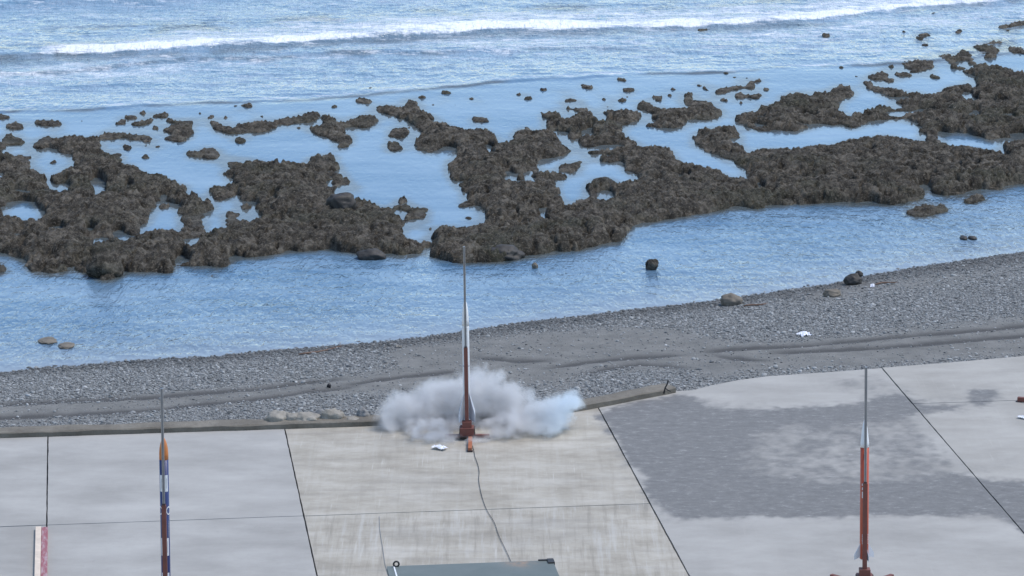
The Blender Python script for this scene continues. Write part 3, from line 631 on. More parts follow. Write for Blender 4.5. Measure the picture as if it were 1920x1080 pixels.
# from outlines as seen (base plus height) to the footprint on the water
foot = np.zeros((RH, RW), int); hmax = np.zeros((RH, RW))
lim = np.array([0] + [r[4] for r in REEFS] + [.06])
for cx in range(RW):
    colm = idr[:, cx]
    if not colm.any(): continue
    br = np.flatnonzero(np.diff(np.concatenate([[0], colm, [0]])))
    for a, b in zip(br[:-1], br[1:]):
        k = colm[a]
        if k == 0 or b - a < 1: continue
        ypx = RY0 + 2 * b
        pxm = F_PX / (unp(960, ypx, ZW)[1] / cP) * cP       # photograph pixels per metre of height here
        h = min(lim[k], .46 * 2 * (b - a) / pxm)
        sh = int(round(h * pxm / 2 * .8))
        if b - a < 14: sh = int(h * pxm / 2 * .45)
        if b - a > 2 * 40: sh = int(round(h * pxm / 2 * .95))
        foot[a + sh:b, cx] = k; hmax[a + sh:b, cx] = h
occ = (foot > 0).astype(float)
hm_s = blur(hmax, 3, 6) / np.maximum(blur(occ, 3, 6), .15)
idd = foot.copy()
for _ in range(6):                                           # spread ids a little past the footprints
    for dy, dx in ((0, 1), (0, -1), (1, 0), (-1, 0)):
        s_ = np.roll(np.roll(idd, dy, 0), dx, 1); idd = np.where(idd == 0, s_, idd)
# water over submerged rock beside the reef, with the reef's dark reflection painted in
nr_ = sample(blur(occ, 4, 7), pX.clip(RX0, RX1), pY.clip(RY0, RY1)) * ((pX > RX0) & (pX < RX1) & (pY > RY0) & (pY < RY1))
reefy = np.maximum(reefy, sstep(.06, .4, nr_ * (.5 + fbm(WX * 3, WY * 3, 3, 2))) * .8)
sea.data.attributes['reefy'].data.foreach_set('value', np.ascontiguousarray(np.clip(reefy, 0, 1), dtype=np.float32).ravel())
DX, DY = .028, .05
rx = np.arange(-16, 16, DX); ry = np.arange(64.5, 104, DY)
PX, PY = np.meshgrid(rx, ry)
qx, qy = proj(PX, PY, np.full_like(PX, ZW))
q1 = qx + 16 * (fbm(PX * 3.0, PY * 3.0, 3, 0) - .5) + 17 * (fbm(PX * 9, PY * 9, 3, 1) - .5)
q2 = qy + 7 * (fbm(PX * 3.0, PY * 3.0, 3, 2) - .5) + 8 * (fbm(PX * 9, PY * 9, 3, 3) - .5)
small = sample(blur((idd > 2).astype(float), 1, 1), qx, qy) > .3
q1 = np.where(small, qx + .75 * (q1 - qx), q1); q2 = np.where(small, qy + .7 * (q2 - qy), q2)
m = (sample(occ, q1, q2) > .5).astype(float)
cut = fbm(PX * 1.5 + 5, PY * 1.15 + 2, 4, 3)                # small tide pools eaten into the flats
thr = .30 + .05 * sstep(76, 88, PY) - .2 * np.exp(-((PY - REEF_FRONT(PX)) / 1.3) ** 2)
m = np.where((cut < thr) & ~small, 0, m)
e1 = blur(m, 1, 2); e2 = blur(m, 5, 9); e3 = blur(m, 14, 24)
hl = np.maximum(sample(hm_s, qx, qy), .03)
big = sstep(.05, .2, hl)
rag = fbm(PX * 6, PY * 5, 4, 4)
es = blur(m, 2, 4)
wall = sstep(.3, .72, e1 * .5 + es * .5 + .55 * (rag - .5) * (.3 + .7 * big))
front = np.exp(-((PY - REEF_FRONT(PX)) / 1.6) ** 2)
tn_ = 5.0 * fbm(PX * 1.3 + 3, PY * 1.0, 4, 2) + .8 * fbm(PX * 5, PY * 4, 3, 0)
terr = (np.floor(tn_) + sstep(.55, .95, tn_ - np.floor(tn_))) / 5.0 - .45      # stepped ledges
wx_ = PX + .12 * (fbm(PX * 5, PY * 5, 3, 1) - .5); wy_ = PY + .12 * (fbm(PX * 5 + 7, PY * 5, 3, 2) - .5)
pits = sstep(.30, .12, fbm(wx_ * 2.6, wy_ * 2.0, 3, 3, 1)) * sstep(.45, .6, fbm(PX * .9, PY * .9, 3, 5)) + .7 * sstep(.16, .04, fbm(wx_ * 5.5 + 4, wy_ * 4.2, 2, 4, 1))
lump = fbm(PX * 1.1, PY * 1.1, 4, 1, 1)                      # broad billows
knob = 1 - worley(PX * 3.4 + .5 * fbm(PX * 4, PY * 4, 2, 2), PY * 2.6 + .5 * fbm(PX * 4, PY * 4, 2, 3), 2)
knob2 = 1 - worley(PX * 9 + 3, PY * 7, 4)
fine = fbm(PX * 14, PY * 12, 3, 3, 2)
ledge = fbm(PX * .7 + 9, PY * 1.6, 4, 5)
top = hl * (.18 + .28 * front + .30 * sstep(.5, 1, e2) + .36 * sstep(.5, 1, e3)) + big * (.09 * (lump - .3) + .07 * (knob - .55) + .19 * (terr - .13) - .15 * pits) + (1 - .1 * big) * (.095 * (knob2 - .5) + .075 * (fine - .5))
top = np.maximum(top, .02 + .02 * fine)
PZ = ZW - .18 + wall * (.18 + top) + (1 - wall) * .03 * fine
ids = sample(idd.astype(float) * 0 + 1, qx, qy)  # placeholder shape
iu = np.clip(((qx - RX0) / 2).astype(int), 0, RW - 1); iv = np.clip(((qy - RY0) / 2).astype(int), 0, RH - 1)
vid = idd[iv, iu]
inside = (e1 > .08)
Q = grid_quads(*PX.shape)
qk = inside.ravel()[Q].any(1)
Q = Q[qk]
qi = vid.ravel()[Q]
fid = qi.max(1)
VV = np.stack([PX, PY, PZ], -1).reshape(-1, 3)
def submesh(name, sel, mat):
    q = Q[sel]
    if len(q) == 0: return None
    if name in ('reef_rock', 'reef_ledge'):      # keep one piece per rock
        u, inv = np.unique(q, return_inverse=True); inv = inv.reshape(q.shape); lb_ = np.arange(len(u))
        for _ in range(400):
            mn = lb_[inv].min(1); new = lb_.copy(); np.minimum.at(new, inv.ravel(), np.repeat(mn, 4))
            if (new == lb_).all(): break
            lb_ = new
        fl = lb_[inv[:, 0]]; c_ = np.bincount(fl); q = q[fl == c_.argmax()]
    u, inv = np.unique(q, return_inverse=True); v = VV[u]
    o = arr_mesh(name, v, inv.reshape(q.shape), mat)
    return o
for k, (nm, cat, lab, _, _) in enumerate(REEFS, 1):
    o = submesh(nm, fid == k, M_BOULDER_BR if 'brown rocks' in lab or 'pale rock' in lab else M_REEF)
    if o is None: print('EMPTY', lab); continue
    tag(o, lab, cat, 'rocks scattered in the shallows' if nm == 'reef_rock' else None)
o = submesh('rock_specks', fid == SPECK_ID, M_REEF)
tag(o, 'tiny dark stones scattered through the shallows', 'stones', kind='stuff')

# ------------------------------------------------------------------ boulders and stones
def boulder(name, px, py, wpx, hpx, mat, label, cat='rock', group=None, z=None, flat=1.0, seed=0, depth=None, rz=0, sink=.25):
    if z is None: X, Y, z = on_beach(px, py)
    else:
        X, Y = unp(px, py, z); X = float(X); Y = float(Y)
    s = F_PX / (Y / cP)
    rx_ = wpx / s / 2; rz_ = hpx / s / (2 - sink * 2)
    ry_ = depth or rx_ * .8
    bm = bmesh.new(); bmesh.ops.create_icosphere(bm, subdivisions=4, radius=1)
    from mathutils import noise, Vector
    for v in bm.verts:
        p = v.co.copy(); d = noise.fractal(p * 1.1 + Vector((seed * 3.7, seed, 2)), .8, 2.1, 4) * (.34 if name == 'stone' else .24) + noise.noise(p * 6 + Vector((seed, 0, 0))) * .035
        v.co = p * (1 + d); v.co = Vector((v.co.x * rx_, v.co.y * ry_, v.co.z * rz_))
    o = bm_obj(name, bm, mat, smooth=True)
    o.location = (X, Y + ry_ * .5, z + rz_ * (1 - 2 * sink)); o.rotation_euler = (0, 0, rz)
    return tag(o, label, cat, group)
boulder('boulder', 640, 396, 52, 34, M_BOULDER, 'smooth dark egg-shaped boulder resting on the left reef by the central pool', z=ZW + .12, seed=1)
boulder('boulder', 697, 489, 52, 20, M_BOULDER, 'smooth dark boulder standing in the lagoon against the front of the left reef', z=ZW - .03, seed=2)
boulder('boulder', 940, 489, 80, 26, M_BOULDER, 'broad dark boulder in the lagoon against the front of the right reef', z=ZW - .03, seed=3)
boulder('boulder', 195, 522, 66, 42, M_REEF, 'bulky dark boulder at the very front of the left reef', z=ZW - .02, seed=8)
boulder('boulder', 1372, 573, 42, 20, M_BOULDER_BR, 'brown rounded boulder at the waterline, leftmost of three on the right beach', seed=4)
boulder('boulder', 1561, 556, 36, 13, M_BOULDER_BR, 'low brown half-buried boulder on the beach, middle of three', seed=5)
boulder('boulder', 1600, 533, 34, 18, M_BOULDER, 'dark lying boulder at the waterline with a stone perched on it', seed=6)
boulder('boulder', 1611, 520, 15, 12, M_BOULDER, 'small dark stone perched on the lying boulder at the waterline', seed=7, z=ZW + .17, sink=.1)
boulder('lagoon_rock', 1222, 506, 24, 21, M_REEF, 'rounded black rock standing alone in the lagoon right of the middle rocket', z=ZW, seed=21, sink=.15)
boulder('lagoon_rock', 1003, 503, 12, 10, M_BOULDER_BR, 'small brown rock in the lagoon under the front of the right reef', z=ZW, seed=22)
boulder('lagoon_rock', 88, 643, 34, 5, M_BOULDER_BR, 'left of two low brown rocks in the lagoon at lower left', z=ZW, seed=23, depth=.22)
boulder('lagoon_rock', 123, 652, 30, 5, M_BOULDER_BR, 'right of two low brown rocks in the lagoon at lower left', z=ZW, seed=24, depth=.2)
boulder('lagoon_rock', 1808, 449, 15, 5, M_BOULDER, 'left of two dark rocks awash in the shallows by the right beach', z=ZW, seed=25, depth=.15, sink=.3)
boulder('lagoon_rock', 1824, 449, 16, 5, M_BOULDER, 'right of two dark rocks awash in the shallows by the right beach', z=ZW, seed=26, depth=.15, sink=.3)
ST = [(520, 803, 52, 19, M_PALE, 'pale wedge-shaped stone at the left end of the row behind the kerb', 11), (548, 802, 40, 17, M_PALE, 'pale stone second from the left in the row behind the kerb', 12),
      (573, 803, 56, 17, M_PALE, 'broad low pale stone in the middle of the row behind the kerb', 13), (596, 795, 34, 16, M_GREY, 'greyish stone peeping over the middle of the row behind the kerb', 14),
      (622, 800, 42, 20, M_PALE, 'palest rounded stone, tallest in the row behind the kerb', 15), (637, 799, 20, 15, M_BOULDER_BR, 'small reddish brown stone leaning on the palest stone', 16),
      (662, 801, 28, 10, M_PALE, 'low pale stone near the right end of the row behind the kerb', 17), (681, 795, 26, 17, M_GREY, 'round grey stone at the right end of the row by the smoke', 18)]
for (px, py, a, b, mt, lb, sd_) in ST:
    boulder('stone', px, py - 5, a, b * 1.35, mt, lb, 'stone', 'stones piled behind the kerb', z=.0, seed=sd_, sink=.22)

# ------------------------------------------------------------------ concrete apron: slabs on a dark bed
apron = arr_mesh('concrete_apron', np.array([[*g2w(a, b), -.055] for a, b in ((-16, 20), (24, 20), (24, 56.9), (13, 55.6), (9.6, 54.6), (6.8, 53.3), (-16, 53.4))]), np.array([[0, 1, 2, 3, 4, 5, 6]]), M_JOINT, smooth=False)
tag(apron, kind='structure')
ep = np.array(EDGE_PX, float); eX, eY = unp(ep[:, 0], ep[:, 1], 0); eg = np.array([w2g(a, b) for a, b in zip(eX, eY)])
eg = eg[eg[:, 0] > 8.9]
edge_x = np.concatenate([[-30, 6.55], eg[:, 0], [eg[-1, 0] + 12]]); edge_y = np.concatenate([[53.36, 53.36], eg[:, 1], [eg[-1, 1] + 2.2]])
edge_x[2] = 9.2
def edge(gx_): return np.interp(gx_, edge_x, edge_y)
STAIN = [([(1118, 780), (1150, 766), (1270, 740), (1290, 742), (1335, 770), (1500, 766), (1600, 763), (1640, 748), (1690, 738), (1722, 760), (1800, 760), (1800, 768), (1730, 770), (1690, 785), (1640, 790), (1560, 789), (1500, 790), (1430, 800), (1400, 830), (1380, 880), (1440, 905), (1560, 912),
           (1700, 905), (1800, 890), (1850, 905), (1935, 905), (1935, 1010), (1905, 985), (1880, 963), (1700, 964), (1560, 967), (1400, 969), (1265, 972), (1225, 940), (1200, 880), (1180, 860), (1150, 805)], 1.0),
         ([(1400, 790), (1700, 785), (1760, 850), (1800, 895), (1700, 910), (1420, 912), (1370, 880)], .55), ([(1810, 752), (1822, 732), (1850, 730), (1878, 742), (1850, 750), (1862, 760), (1830, 764)], .9), ([(1500, 812), (1540, 800), (1562, 812), (1540, 822), (1515, 845), (1480, 830)], .8),
         ([(1560, 715), (1640, 700), (1690, 738), (1640, 752), (1590, 745)], .4)]
st_r = np.zeros((RH, RW))
for pl, v in STAIN:
    st_r = np.maximum(st_r, raster(pl) * v)
st_r = np.where(blur(st_r, 14, 30) > .8 * st_r, np.maximum(blur(st_r, 5, 16), st_r * .6), st_r); st_r = blur(st_r, 1, 3)
COLS = [-15.6, -10.6, -5.6, -.65, 2.97, 7.94, 12.90, 17.9, 22.9]
def rows_for(c):
    return [20, 24.4, 29.3, 34.2, 39.1, 43.95, 48.83, 60] if c < 5 else [20, 24.4, 29.3, 34.2, 39.1, 43.95, 53.6, 60]
def slab(x0, x1, y0, y1, warm, streak, hi):
    g = .009
    st = .04 if hi else .5
    nx = max(2, int((x1 - x0) / st)); 
    xs = np.linspace(x0 + g, x1 - g, nx)
    ytop = np.minimum(y1 - g, edge(xs))
    if (ytop - y0).max() < .15: return
    ytop = np.maximum(ytop, y0 + g + .02)
    ny = max(2, int((ytop.max() - y0) / st))
    v = np.linspace(0, 1, ny)[:, None]
    GY = (y0 + g) + v * (ytop - y0 - g)[None, :]; GX = np.repeat(xs[None, :], ny, 0)
    if hi:
        GX[:, 0] += .012 * (fbm(GY[:, 0] * 4, GX[:, 0], 4, 1) - .4); GX[:, -1] -= .012 * (fbm(GY[:, -1] * 4 + 7, GX[:, -1], 4, 2) - .4)
        GY[-1] -= .010 * (fbm(GX[-1] * 4, GY[-1], 4, 3) - .4)
    X, Y = g2w(GX, GY)
    px_, py_ = proj(X, Y, 0 * X)
    s = sample(st_r, px_ + 20 * (fbm(X * 3, Y * 3, 3, 1) - .5) + 22 * (fbm(X * 9, Y * 9, 3, 4) - .5), py_ + 9 * (fbm(X * 4, Y * 4, 4, 2) - .5) + 9 * (fbm(X * 9, Y * 9, 3, 5) - .5)) if hi else 0 * X
    s = s + .5 * (s > .02) * (fbm(X * 2.2, Y * 2.2, 5, 3) - .5) + .55 * (s > .02) * (fbm(X * 9, Y * 7, 3, 2) - .5)
    s = sstep(.12, .9, s) if hi else s
    rn = random.uniform(-.004, .004)
    Z = rn + .003 * (fbm(X, Y, 3, 2) - .5)
    # top plus a rim going down
    V = np.stack([X, Y, Z], -1).reshape(-1, 3); q = grid_quads(ny, nx)
    i = np.arange(ny * nx).reshape(ny, nx)
    ring = np.concatenate([i[0, :-1], i[:-1, -1], i[-1, :0:-1], i[:0:-1, 0]])
    lo = V[ring].copy(); lo[:, 2] = -.16
    n0 = len(V); k = len(ring); a = np.arange(k); b = (a + 1) % k
    q = np.concatenate([q, np.stack([ring[b], ring[a], n0 + a, n0 + b], -1)])
    V = np.concatenate([V, lo])
    at = lambda m_: np.concatenate([np.asarray(m_).ravel() * np.ones(n0), np.zeros(k)])
    o = arr_mesh('slab', V, q, M_CONC, apron, smooth=False, attrs={'stain': at(s), 'warm': at(np.full(n0, warm)), 'streak': at(np.full(n0, streak))})
    return o
for ci in range(len(COLS) - 1):
    x0, x1 = COLS[ci], COLS[ci + 1]
    rw = rows_for((x0 + x1) / 2 if x1 != 7.94 else 0)
    for rj in range(len(rw) - 1):
        y0, y1 = rw[rj], rw[rj + 1]
        if y1 < 40: 
            if not (abs((x0 + x1) / 2 - 5) < 9): continue
        warm, streak = 0.08, 0.05
        if x0 == 2.97: warm = 1.0; streak = 1.0 if y0 < 47 else .35
        if x0 == 7.94: warm = .15
        if x0 >= 12.8: warm = .3
        slab(x0, x1, y0, y1, warm, streak, y1 > 43.9 and -6 < x0 < 17)
# kerb
def strip(name, pts, wid, z0, z1, mat, seed=0):
    # pts: front line in slab-grid coordinates
    P = []
    for (a, b), (c_, d_) in zip(pts, pts[1:]):
        n_ = max(2, int(math.hypot(c_ - a, d_ - b) / .12))
        for i in range(n_): P.append((a + (c_ - a) * i / n_, b + (d_ - b) * i / n_))
    P.append(pts[-1]); P = np.array(P)
    tn = np.gradient(P, axis=0); tn /= np.linalg.norm(tn, axis=1)[:, None]; nr = np.stack([-tn[:, 1], tn[:, 0]], -1)
    ring = [(0, z0), (.0, z1 - .012), (.02, z1), (wid * .5, z1 + .008), (wid - .03, z1), (wid, z1 - .03), (wid, z0)]
    V = []
    for k, (p, q_) in enumerate(zip(P, nr)):
        for j, (o_, zz) in enumerate(ring):
            s_ = float(fbm(np.array(p[0] * 3.0 + j), np.array(j * 1.7), 3, seed)) - .5
            g = p + q_ * (o_ + .045 * s_); X, Y = g2w(g[0], g[1]); V.append((X, Y, zz + (.028 * s_ if 0 < j < 6 else 0)))
    m_ = len(ring); q = grid_quads(len(P), m_)
    V = np.array(V)
    bm = bmesh.new(); vs_ = [bm.verts.new(v) for v in V]
    for f in q: bm.faces.new([vs_[i] for i in f])
    bm.faces.new(vs_[:m_]); bm.faces.new(vs_[-m_:][::-1])
    return bm_obj(name, bm, mat)
kerb = strip('kerb', [(-14, 53.36), (-3, 53.36), (2, 53.36), (6.45, 53.36), (7.2, 53.62), (7.73, 53.86), (9.3, 54.72)], .34, -.2, .085, M_KERB, 1)
tag(kerb, kind='structure')

# ------------------------------------------------------------------ rockets and launchers
M_ALU = paint('rail_aluminium', (.30, .31, .33), .4, .85, .15)
M_RUST = paint('launcher_red_oxide', (.16, .052, .038), .6, 0, .25)
M_DARK = paint('launcher_dark', (.05, .03, .028), .6, 0, .3)
M_ORLEG = paint('leg_orange', (.34, .11, .045), .6, 0, .25)
M_WHITE = paint('rocket_white', (.74, .76, .78), .35, 0, .08)
M_OR = paint('rocket_orange', (.44, .075, .032), .4, 0, .12)
M_ORANGE = paint('rocket_nose_orange', (.5, .17, .045), .35, 0, .1)
M_BLUE = paint('rocket_blue', (.02, .034, .13), .35, 0, .12)
M_FIN = paint('fin_grey', (.42, .45, .5), .45, 0, .12)
M_GREYF = paint('fin_dark', (.14, .15, .17), .45, 0, .12)
M_BLACK = paint('black_rubber', (.02, .02, .022), .6, 0, .2)

def patch(name, r, z0, z1, a0, a1, mat, parent, n=6):
    V = []; 
    for zz in (z0, z1):
        for i in range(n + 1):
            a = a0 + (a1 - a0) * i / n
            V.append((r * math.cos(a), r * math.sin(a), zz))
    q = np.array([[i, i + 1, n + 1 + i + 1, n + 1 + i] for i in range(n)])
    o = arr_mesh(name, np.array(V), q, mat, parent); return o
def fin(name, pts, th, ang, mat, parent):
    bm = bmesh.new(); A = []; B = []
    for (r, z_) in pts:
        for s_, L in ((-th / 2, A), (th / 2, B)):
            L.append(bm.verts.new((r * math.cos(ang) - s_ * math.sin(ang), r * math.sin(ang) + s_ * math.cos(ang), z_)))
    bm.faces.new(A); bm.faces.new(B[::-1]); n_ = len(pts)
    for i in range(n_): bm.faces.new((A[i], B[i], B[(i + 1) % n_], A[(i + 1) % n_]))
    return bm_obj(name, bm, mat, parent)
def hgt_at(base, py):               # height above the pad of a picture row, at the launcher standing at base
    d = (CYP - py) / F_PX; Y = base[1]
    return CAM_H + Y * (-sP + d * cP) / (cP + d * sP)
def launcher(px, py, top_py, brown_py, rot, tilt, label, base_w=.2, hidden_legs=()):
    X, Y = unp(px, py, 0); b = (float(X), float(Y))
    L = empty('launch_rail', (b[0], b[1], 0), (0, 0, 0)); tag(L, label, 'launch rail', 'rocket launch rails on the concrete apron')
    zt = hgt_at(b, top_py); zb = hgt_at(b, brown_py)
    tl = math.tan(tilt)
    def leanbox(nm, z0, z1, w_, d_, mat, y=0):
        bm = bmesh.new(); r = bmesh.ops.create_cube(bm, size=1)
        for v in bm.verts:
            zz = z0 + (v.co.z + .5) * (z1 - z0); v.co = (v.co.x * w_ + tl * zz, v.co.y * d_ + y, zz)
        return bm_obj(nm, bm, mat, L, bevel=.003)
    # T-slot rail: two bright flanges with a dark groove
    rail = leanbox('rail', zb - .05, zt, .034, .034, M_ALU)
    g = leanbox('groove', zb, zt - .004, .009, .004, M_GREYF, y=-.0185); g.parent = rail
    col_ = leanbox('column', .2, zb, .058, .058, M_RUST)
    leanbox('rail_clamp', zb - .03, zb + .025, .04, .05, M_DARK)
    leanbox('upper_block', .15, .275, .145, .13, M_RUST)
    leanbox('lower_block', .06, .185, .21, .2, M_RUST)
    for s_ in (-1, 1): 
        o = box('side_plate', (s_ * .112, 0, .12), (.012, .16, .11), M_DARK, L)
    box('base_plate', (0, 0, .055), (.25, .25, .02), M_DARK, L, rz=rot)
    for k in range(4):
        a = rot + k * math.pi / 2
        ln = .34 if (hidden_legs and k % 2) else (.74 if hidden_legs else .58); ox = .05 if (hidden_legs and k == 0) else 0
        bm = bmesh.new(); add_box(bm, ((ln + .09) / 2 * math.cos(a) + ox, (ln + .09) / 2 * math.sin(a), .04), (ln - .09, .06, .05), a)
        leg = bm_obj('leg', bm, M_ORLEG if (k == 0 and hidden_legs) else M_RUST, L, bevel=.003)
        f = box('foot', ((ln - .01) * math.cos(a) + ox, (ln - .01) * math.sin(a), .012), (.05, .085, .024), M_DARK, None, rz=a); f.parent = leg
    return L, b
def place_rocket(name, b, tilt, off, zbase, label):
    o = empty(name, (b[0] + math.tan(tilt) * zbase, b[1] + off, zbase), (0, tilt, 0))
    return tag(o, label, 'rocket', 'rockets standing on their launch rails')

# middle rocket, white, firing
t1 = -math.radians(.75)
L1, b1 = launcher(876, 822, 462, 652, R(-90), t1, 'brown launch rail of the white rocket, standing in the smoke', hidden_legs=(1,))
zf = .27
r1 = place_rocket('rocket', b1, t1, .105, zf, 'slim white rocket in the grey smoke, middle one of three')
rad = .054
zn = hgt_at((b1[0], b1[1] + .1), 563) - zf
lathe('body', [(rad * .9, 0), (rad, .01), (rad, zn - .42), (rad * .99, zn - .40)], M_WHITE, r1)
lathe('nose_cone', [(rad * 1.0, zn - .40), (rad * .96, zn - .3), (rad * .8, zn - .16), (rad * .5, zn - .05), (rad * .12, zn)], M_WHITE, r1)
lathe('nozzle', [(.03, -.05), (.022, -.02), (.025, 0)], M_BLACK, r1)
for k in range(4):
    fin('fin', [(rad * .95, .02), (rad + .12, -.01), (rad + .12, .11), (rad + .085, .2), (rad * .95, .44)], .006, R(45 + 90 * k), M_FIN if k % 2 else M_WHITE, r1)
lathe('band', [(rad + .0015, zn * .45), (rad + .0015, zn * .45 + .02)], M_FIN, r1, caps=False)
# right rocket, orange red
t2 = -math.radians(.95)
L2, b2 = launcher(1621, 1103, 688, 906, R(45), t2, 'dark launch rail of the orange rocket at the right')
zf = .38
r2 = place_rocket('rocket', b2, t2, .105, zf, 'orange-red rocket with a white nose cone, at the right')
rad = .058
B2 = (b2[0], b2[1] + .1)
zn = hgt_at(B2, 783) - zf; zc = hgt_at(B2, 838) - zf
lathe('body', [(rad * .92, .0), (rad, .01), (rad, zc)], M_OR, r2)
lathe('nose_cone', [(rad * 1.01, zc), (rad * .97, zc + .06), (rad * .62, zc + (zn - zc) * .62), (rad * .1, zn)], M_WHITE, r2)
for k in range(4):
    fin('fin', [(rad * .95, .03), (rad + .085, .0), (rad + .085, .07), (rad * .95, .22)], .006, R(20 + 90 * k), (M_WHITE, M_FIN)[k % 2], r2)
for (y0, y1, a0, a1, mt) in ((920, 932, 232, 252, 'w'), (920, 932, 253, 263, 'b'), (912, 917, 232, 244, 'w'), (905, 909, 230, 240, 'w')):
    patch('label', rad + .0015, hgt_at(B2, y1) - zf, hgt_at(B2, y0) - zf, R(a0), R(a1), M_WHITE if mt == 'w' else M_BLUE, r2)
random.seed(3)
for s_, a in ((1000, 236), (1000, 318)):
    for k in range(6):        # unreadable column of small white letters
        y0 = s_ + k * 3.2
        patch('letter', rad + .0015, hgt_at(B2, y0 + 2.3) - zf, hgt_at(B2, y0) - zf, R(a + random.uniform(0, 3)), R(a + random.uniform(7, 13)), M_WHITE, r2, n=3)
# left rocket, blue with orange nose
t3 = math.radians(.3)
L3, b3 = launcher(311, 1150, 728, 947, R(30), t3, 'brown launch rail with thin grey rod, of the blue rocket at the left')
zf = .30
r3 = place_rocket('rocket', b3, t3, .105, zf, 'dark blue rocket with orange nose cone and white panels, at the left')
rad = .060
B3 = (b3[0], b3[1] + .1)
H3 = lambda y: hgt_at(B3, y) - zf
lathe('body', [(rad * .95, 0), (rad, .01), (rad, H3(861))], M_BLUE, r3)
lathe('nose_cone', [(rad * 1.01, H3(861)), (rad * 1.0, H3(850)), (rad * .9, H3(840)), (rad * .72, H3(832)), (rad * .42, H3(825)), (rad * .1, H3(820))], M_ORANGE, r3)
for k in range(4):
    fin('fin', [(rad * .95, .03), (rad + .07, 0), (rad + .07, .05), (rad * .95, .13)], .006, R(45 + 90 * k), M_WHITE, r3)
for (y0, y1) in ((889, 920), (1007, 1040), (1072, 1104)):
    for c0 in (238, 302):
        patch('panel', rad + .0015, H3(y1), H3(y0), R(c0 - 20), R(c0 + 20), M_WHITE, r3)
        patch('panel_inset', rad + .0022, H3(y1 - 6), H3(y0 + 6), R(c0 - 3), R(c0 + 3), M_FIN, r3, n=2)
for c0 in (212, 328):       # round white ring emblem
    n_ = 20; V = []
    for k in range(n_):
        a = 2 * math.pi * k / n_
        for rr in (.036, .026, .018, .0):
            th = R(c0) + rr * math.cos(a) / rad; V.append(((rad + .002) * math.cos(th), (rad + .002) * math.sin(th), H3(956) + 1.6 * rr * math.sin(a)))
    q = [[4 * k, 4 * ((k + 1) % n_), 4 * ((k + 1) % n_) + 1, 4 * k + 1] for k in range(n_)]
    arr_mesh('ring_emblem', np.array(V), np.array(q), M_WHITE, r3)
for k in range(14):
    y0 = 975 + k * 2.2
    patch('letter', rad + .0015, H3(y0 + 1.4), H3(y0), R(322), R(322 + random.uniform(4, 9)), M_FIN, r3, n=2)

# ------------------------------------------------------------------ steel box in the foreground
M_STEEL = NT('painted_steel')
t = M_STEEL
c = t.ramp(t.noise(1.5, 6, .6), (.3, (.10, .125, .122)), (.7, (.14, .165, .16)))
rust = t.attr('rust')
c = t.mix(t.math('MULTIPLY', rust, t.rng(t.noise(7, 6, .7), .35, .6)), c, (.3, .2, .13))
M_STEEL = t.set(col=c, rough=.7)
zt = 1.0
def zpt(px, py): X, Y = unp(px, py, zt); return w2g(float(X), float(Y))
gL = zpt(725, 1062); gR = zpt(1036, 1050)
bw = gR[0] - gL[0]; bd = 1.6; gy1 = (gL[1] + gR[1]) / 2
cgx = (gL[0] + gR[0]) / 2; cX, cY = g2w(cgx, gy1 - bd / 2)
cb = empty('steel_box', (cX, cY, 0), (0, 0, AZ)); tag(cb, 'blue-grey painted steel box with dark corner fittings, cut by the bottom edge', 'steel box')
box('body', (0, 0, .49), (bw - .04, bd - .04, .96), M_STEEL, cb, bevel=.01)
nx, ny = 60, 40
gxx, gyy = np.meshgrid(np.linspace(-bw / 2, bw / 2, nx), np.linspace(-bd / 2, bd / 2, ny))
ru = np.exp(-((gxx - bw * .30) / .17) ** 2) * np.exp(-((gyy - bd * .5) / .2) ** 2) + .0 * gxx
V = np.stack([gxx, gyy, zt + .004 * (fbm(gxx * 2, gyy * 2, 2, 1) - .5)], -1).reshape(-1, 3)
q = grid_quads(ny, nx); i_ = np.arange(nx * ny).reshape(ny, nx)
ring = np.concatenate([i_[0, :-1], i_[:-1, -1], i_[-1, :0:-1], i_[:0:-1, 0]]); lo = V[ring].copy(); lo[:, 2] = zt - .06
k_ = len(ring); a_ = np.arange(k_); q = np.concatenate([q, np.stack([ring[(a_ + 1) % k_], ring[a_], len(V) + a_, len(V) + (a_ + 1) % k_], -1)])
arr_mesh('lid', np.concatenate([V, lo]), q, M_STEEL, cb, smooth=False, attrs={'rust': np.concatenate([ru.ravel(), np.zeros(k_)])})
box('paint_line', (-bw / 2 + .09, 0, zt + .004), (.018, bd - .02, .004), M_WHITE, cb, bevel=0)
for sx in (-1, 1):
    for sy in (-1, 1):
        if (sx, sy) == (-1, 1): continue
        box('corner_fitting', (sx * (bw / 2 - .03), sy * (bd / 2 - .06), zt - .01), (.085, .16, .06), M_BLACK, cb)
box('edge_strap', (bw / 2 - .12, bd / 2 - .005, zt + .006), (.13, .03, .02), M_BLACK, cb)
bm = bmesh.new()
n1, n2 = 16, 6
vv = [[bm.verts.new(((.034 + .012 * math.cos(2 * math.pi * j / n2)) * math.cos(2 * math.pi * i / n1), .012 * math.sin(2 * math.pi * j / n2), (.034 + .012 * math.cos(2 * math.pi * j / n2)) * math.sin(2 * math.pi * i / n1))) for j in range(n2)] for i in range(n1)]
for i in range(n1):
    for j in range(n2): bm.faces.new((vv[i][j], vv[(i + 1) % n1][j], vv[(i + 1) % n1][(j + 1) % n2], vv[i][(j + 1) % n2]))
lug = bm_obj('lifting_lug', bm, M_BLACK, cb, smooth=True); lug.location = (-bw / 2 + .12, bd / 2 - .03, zt + .035)

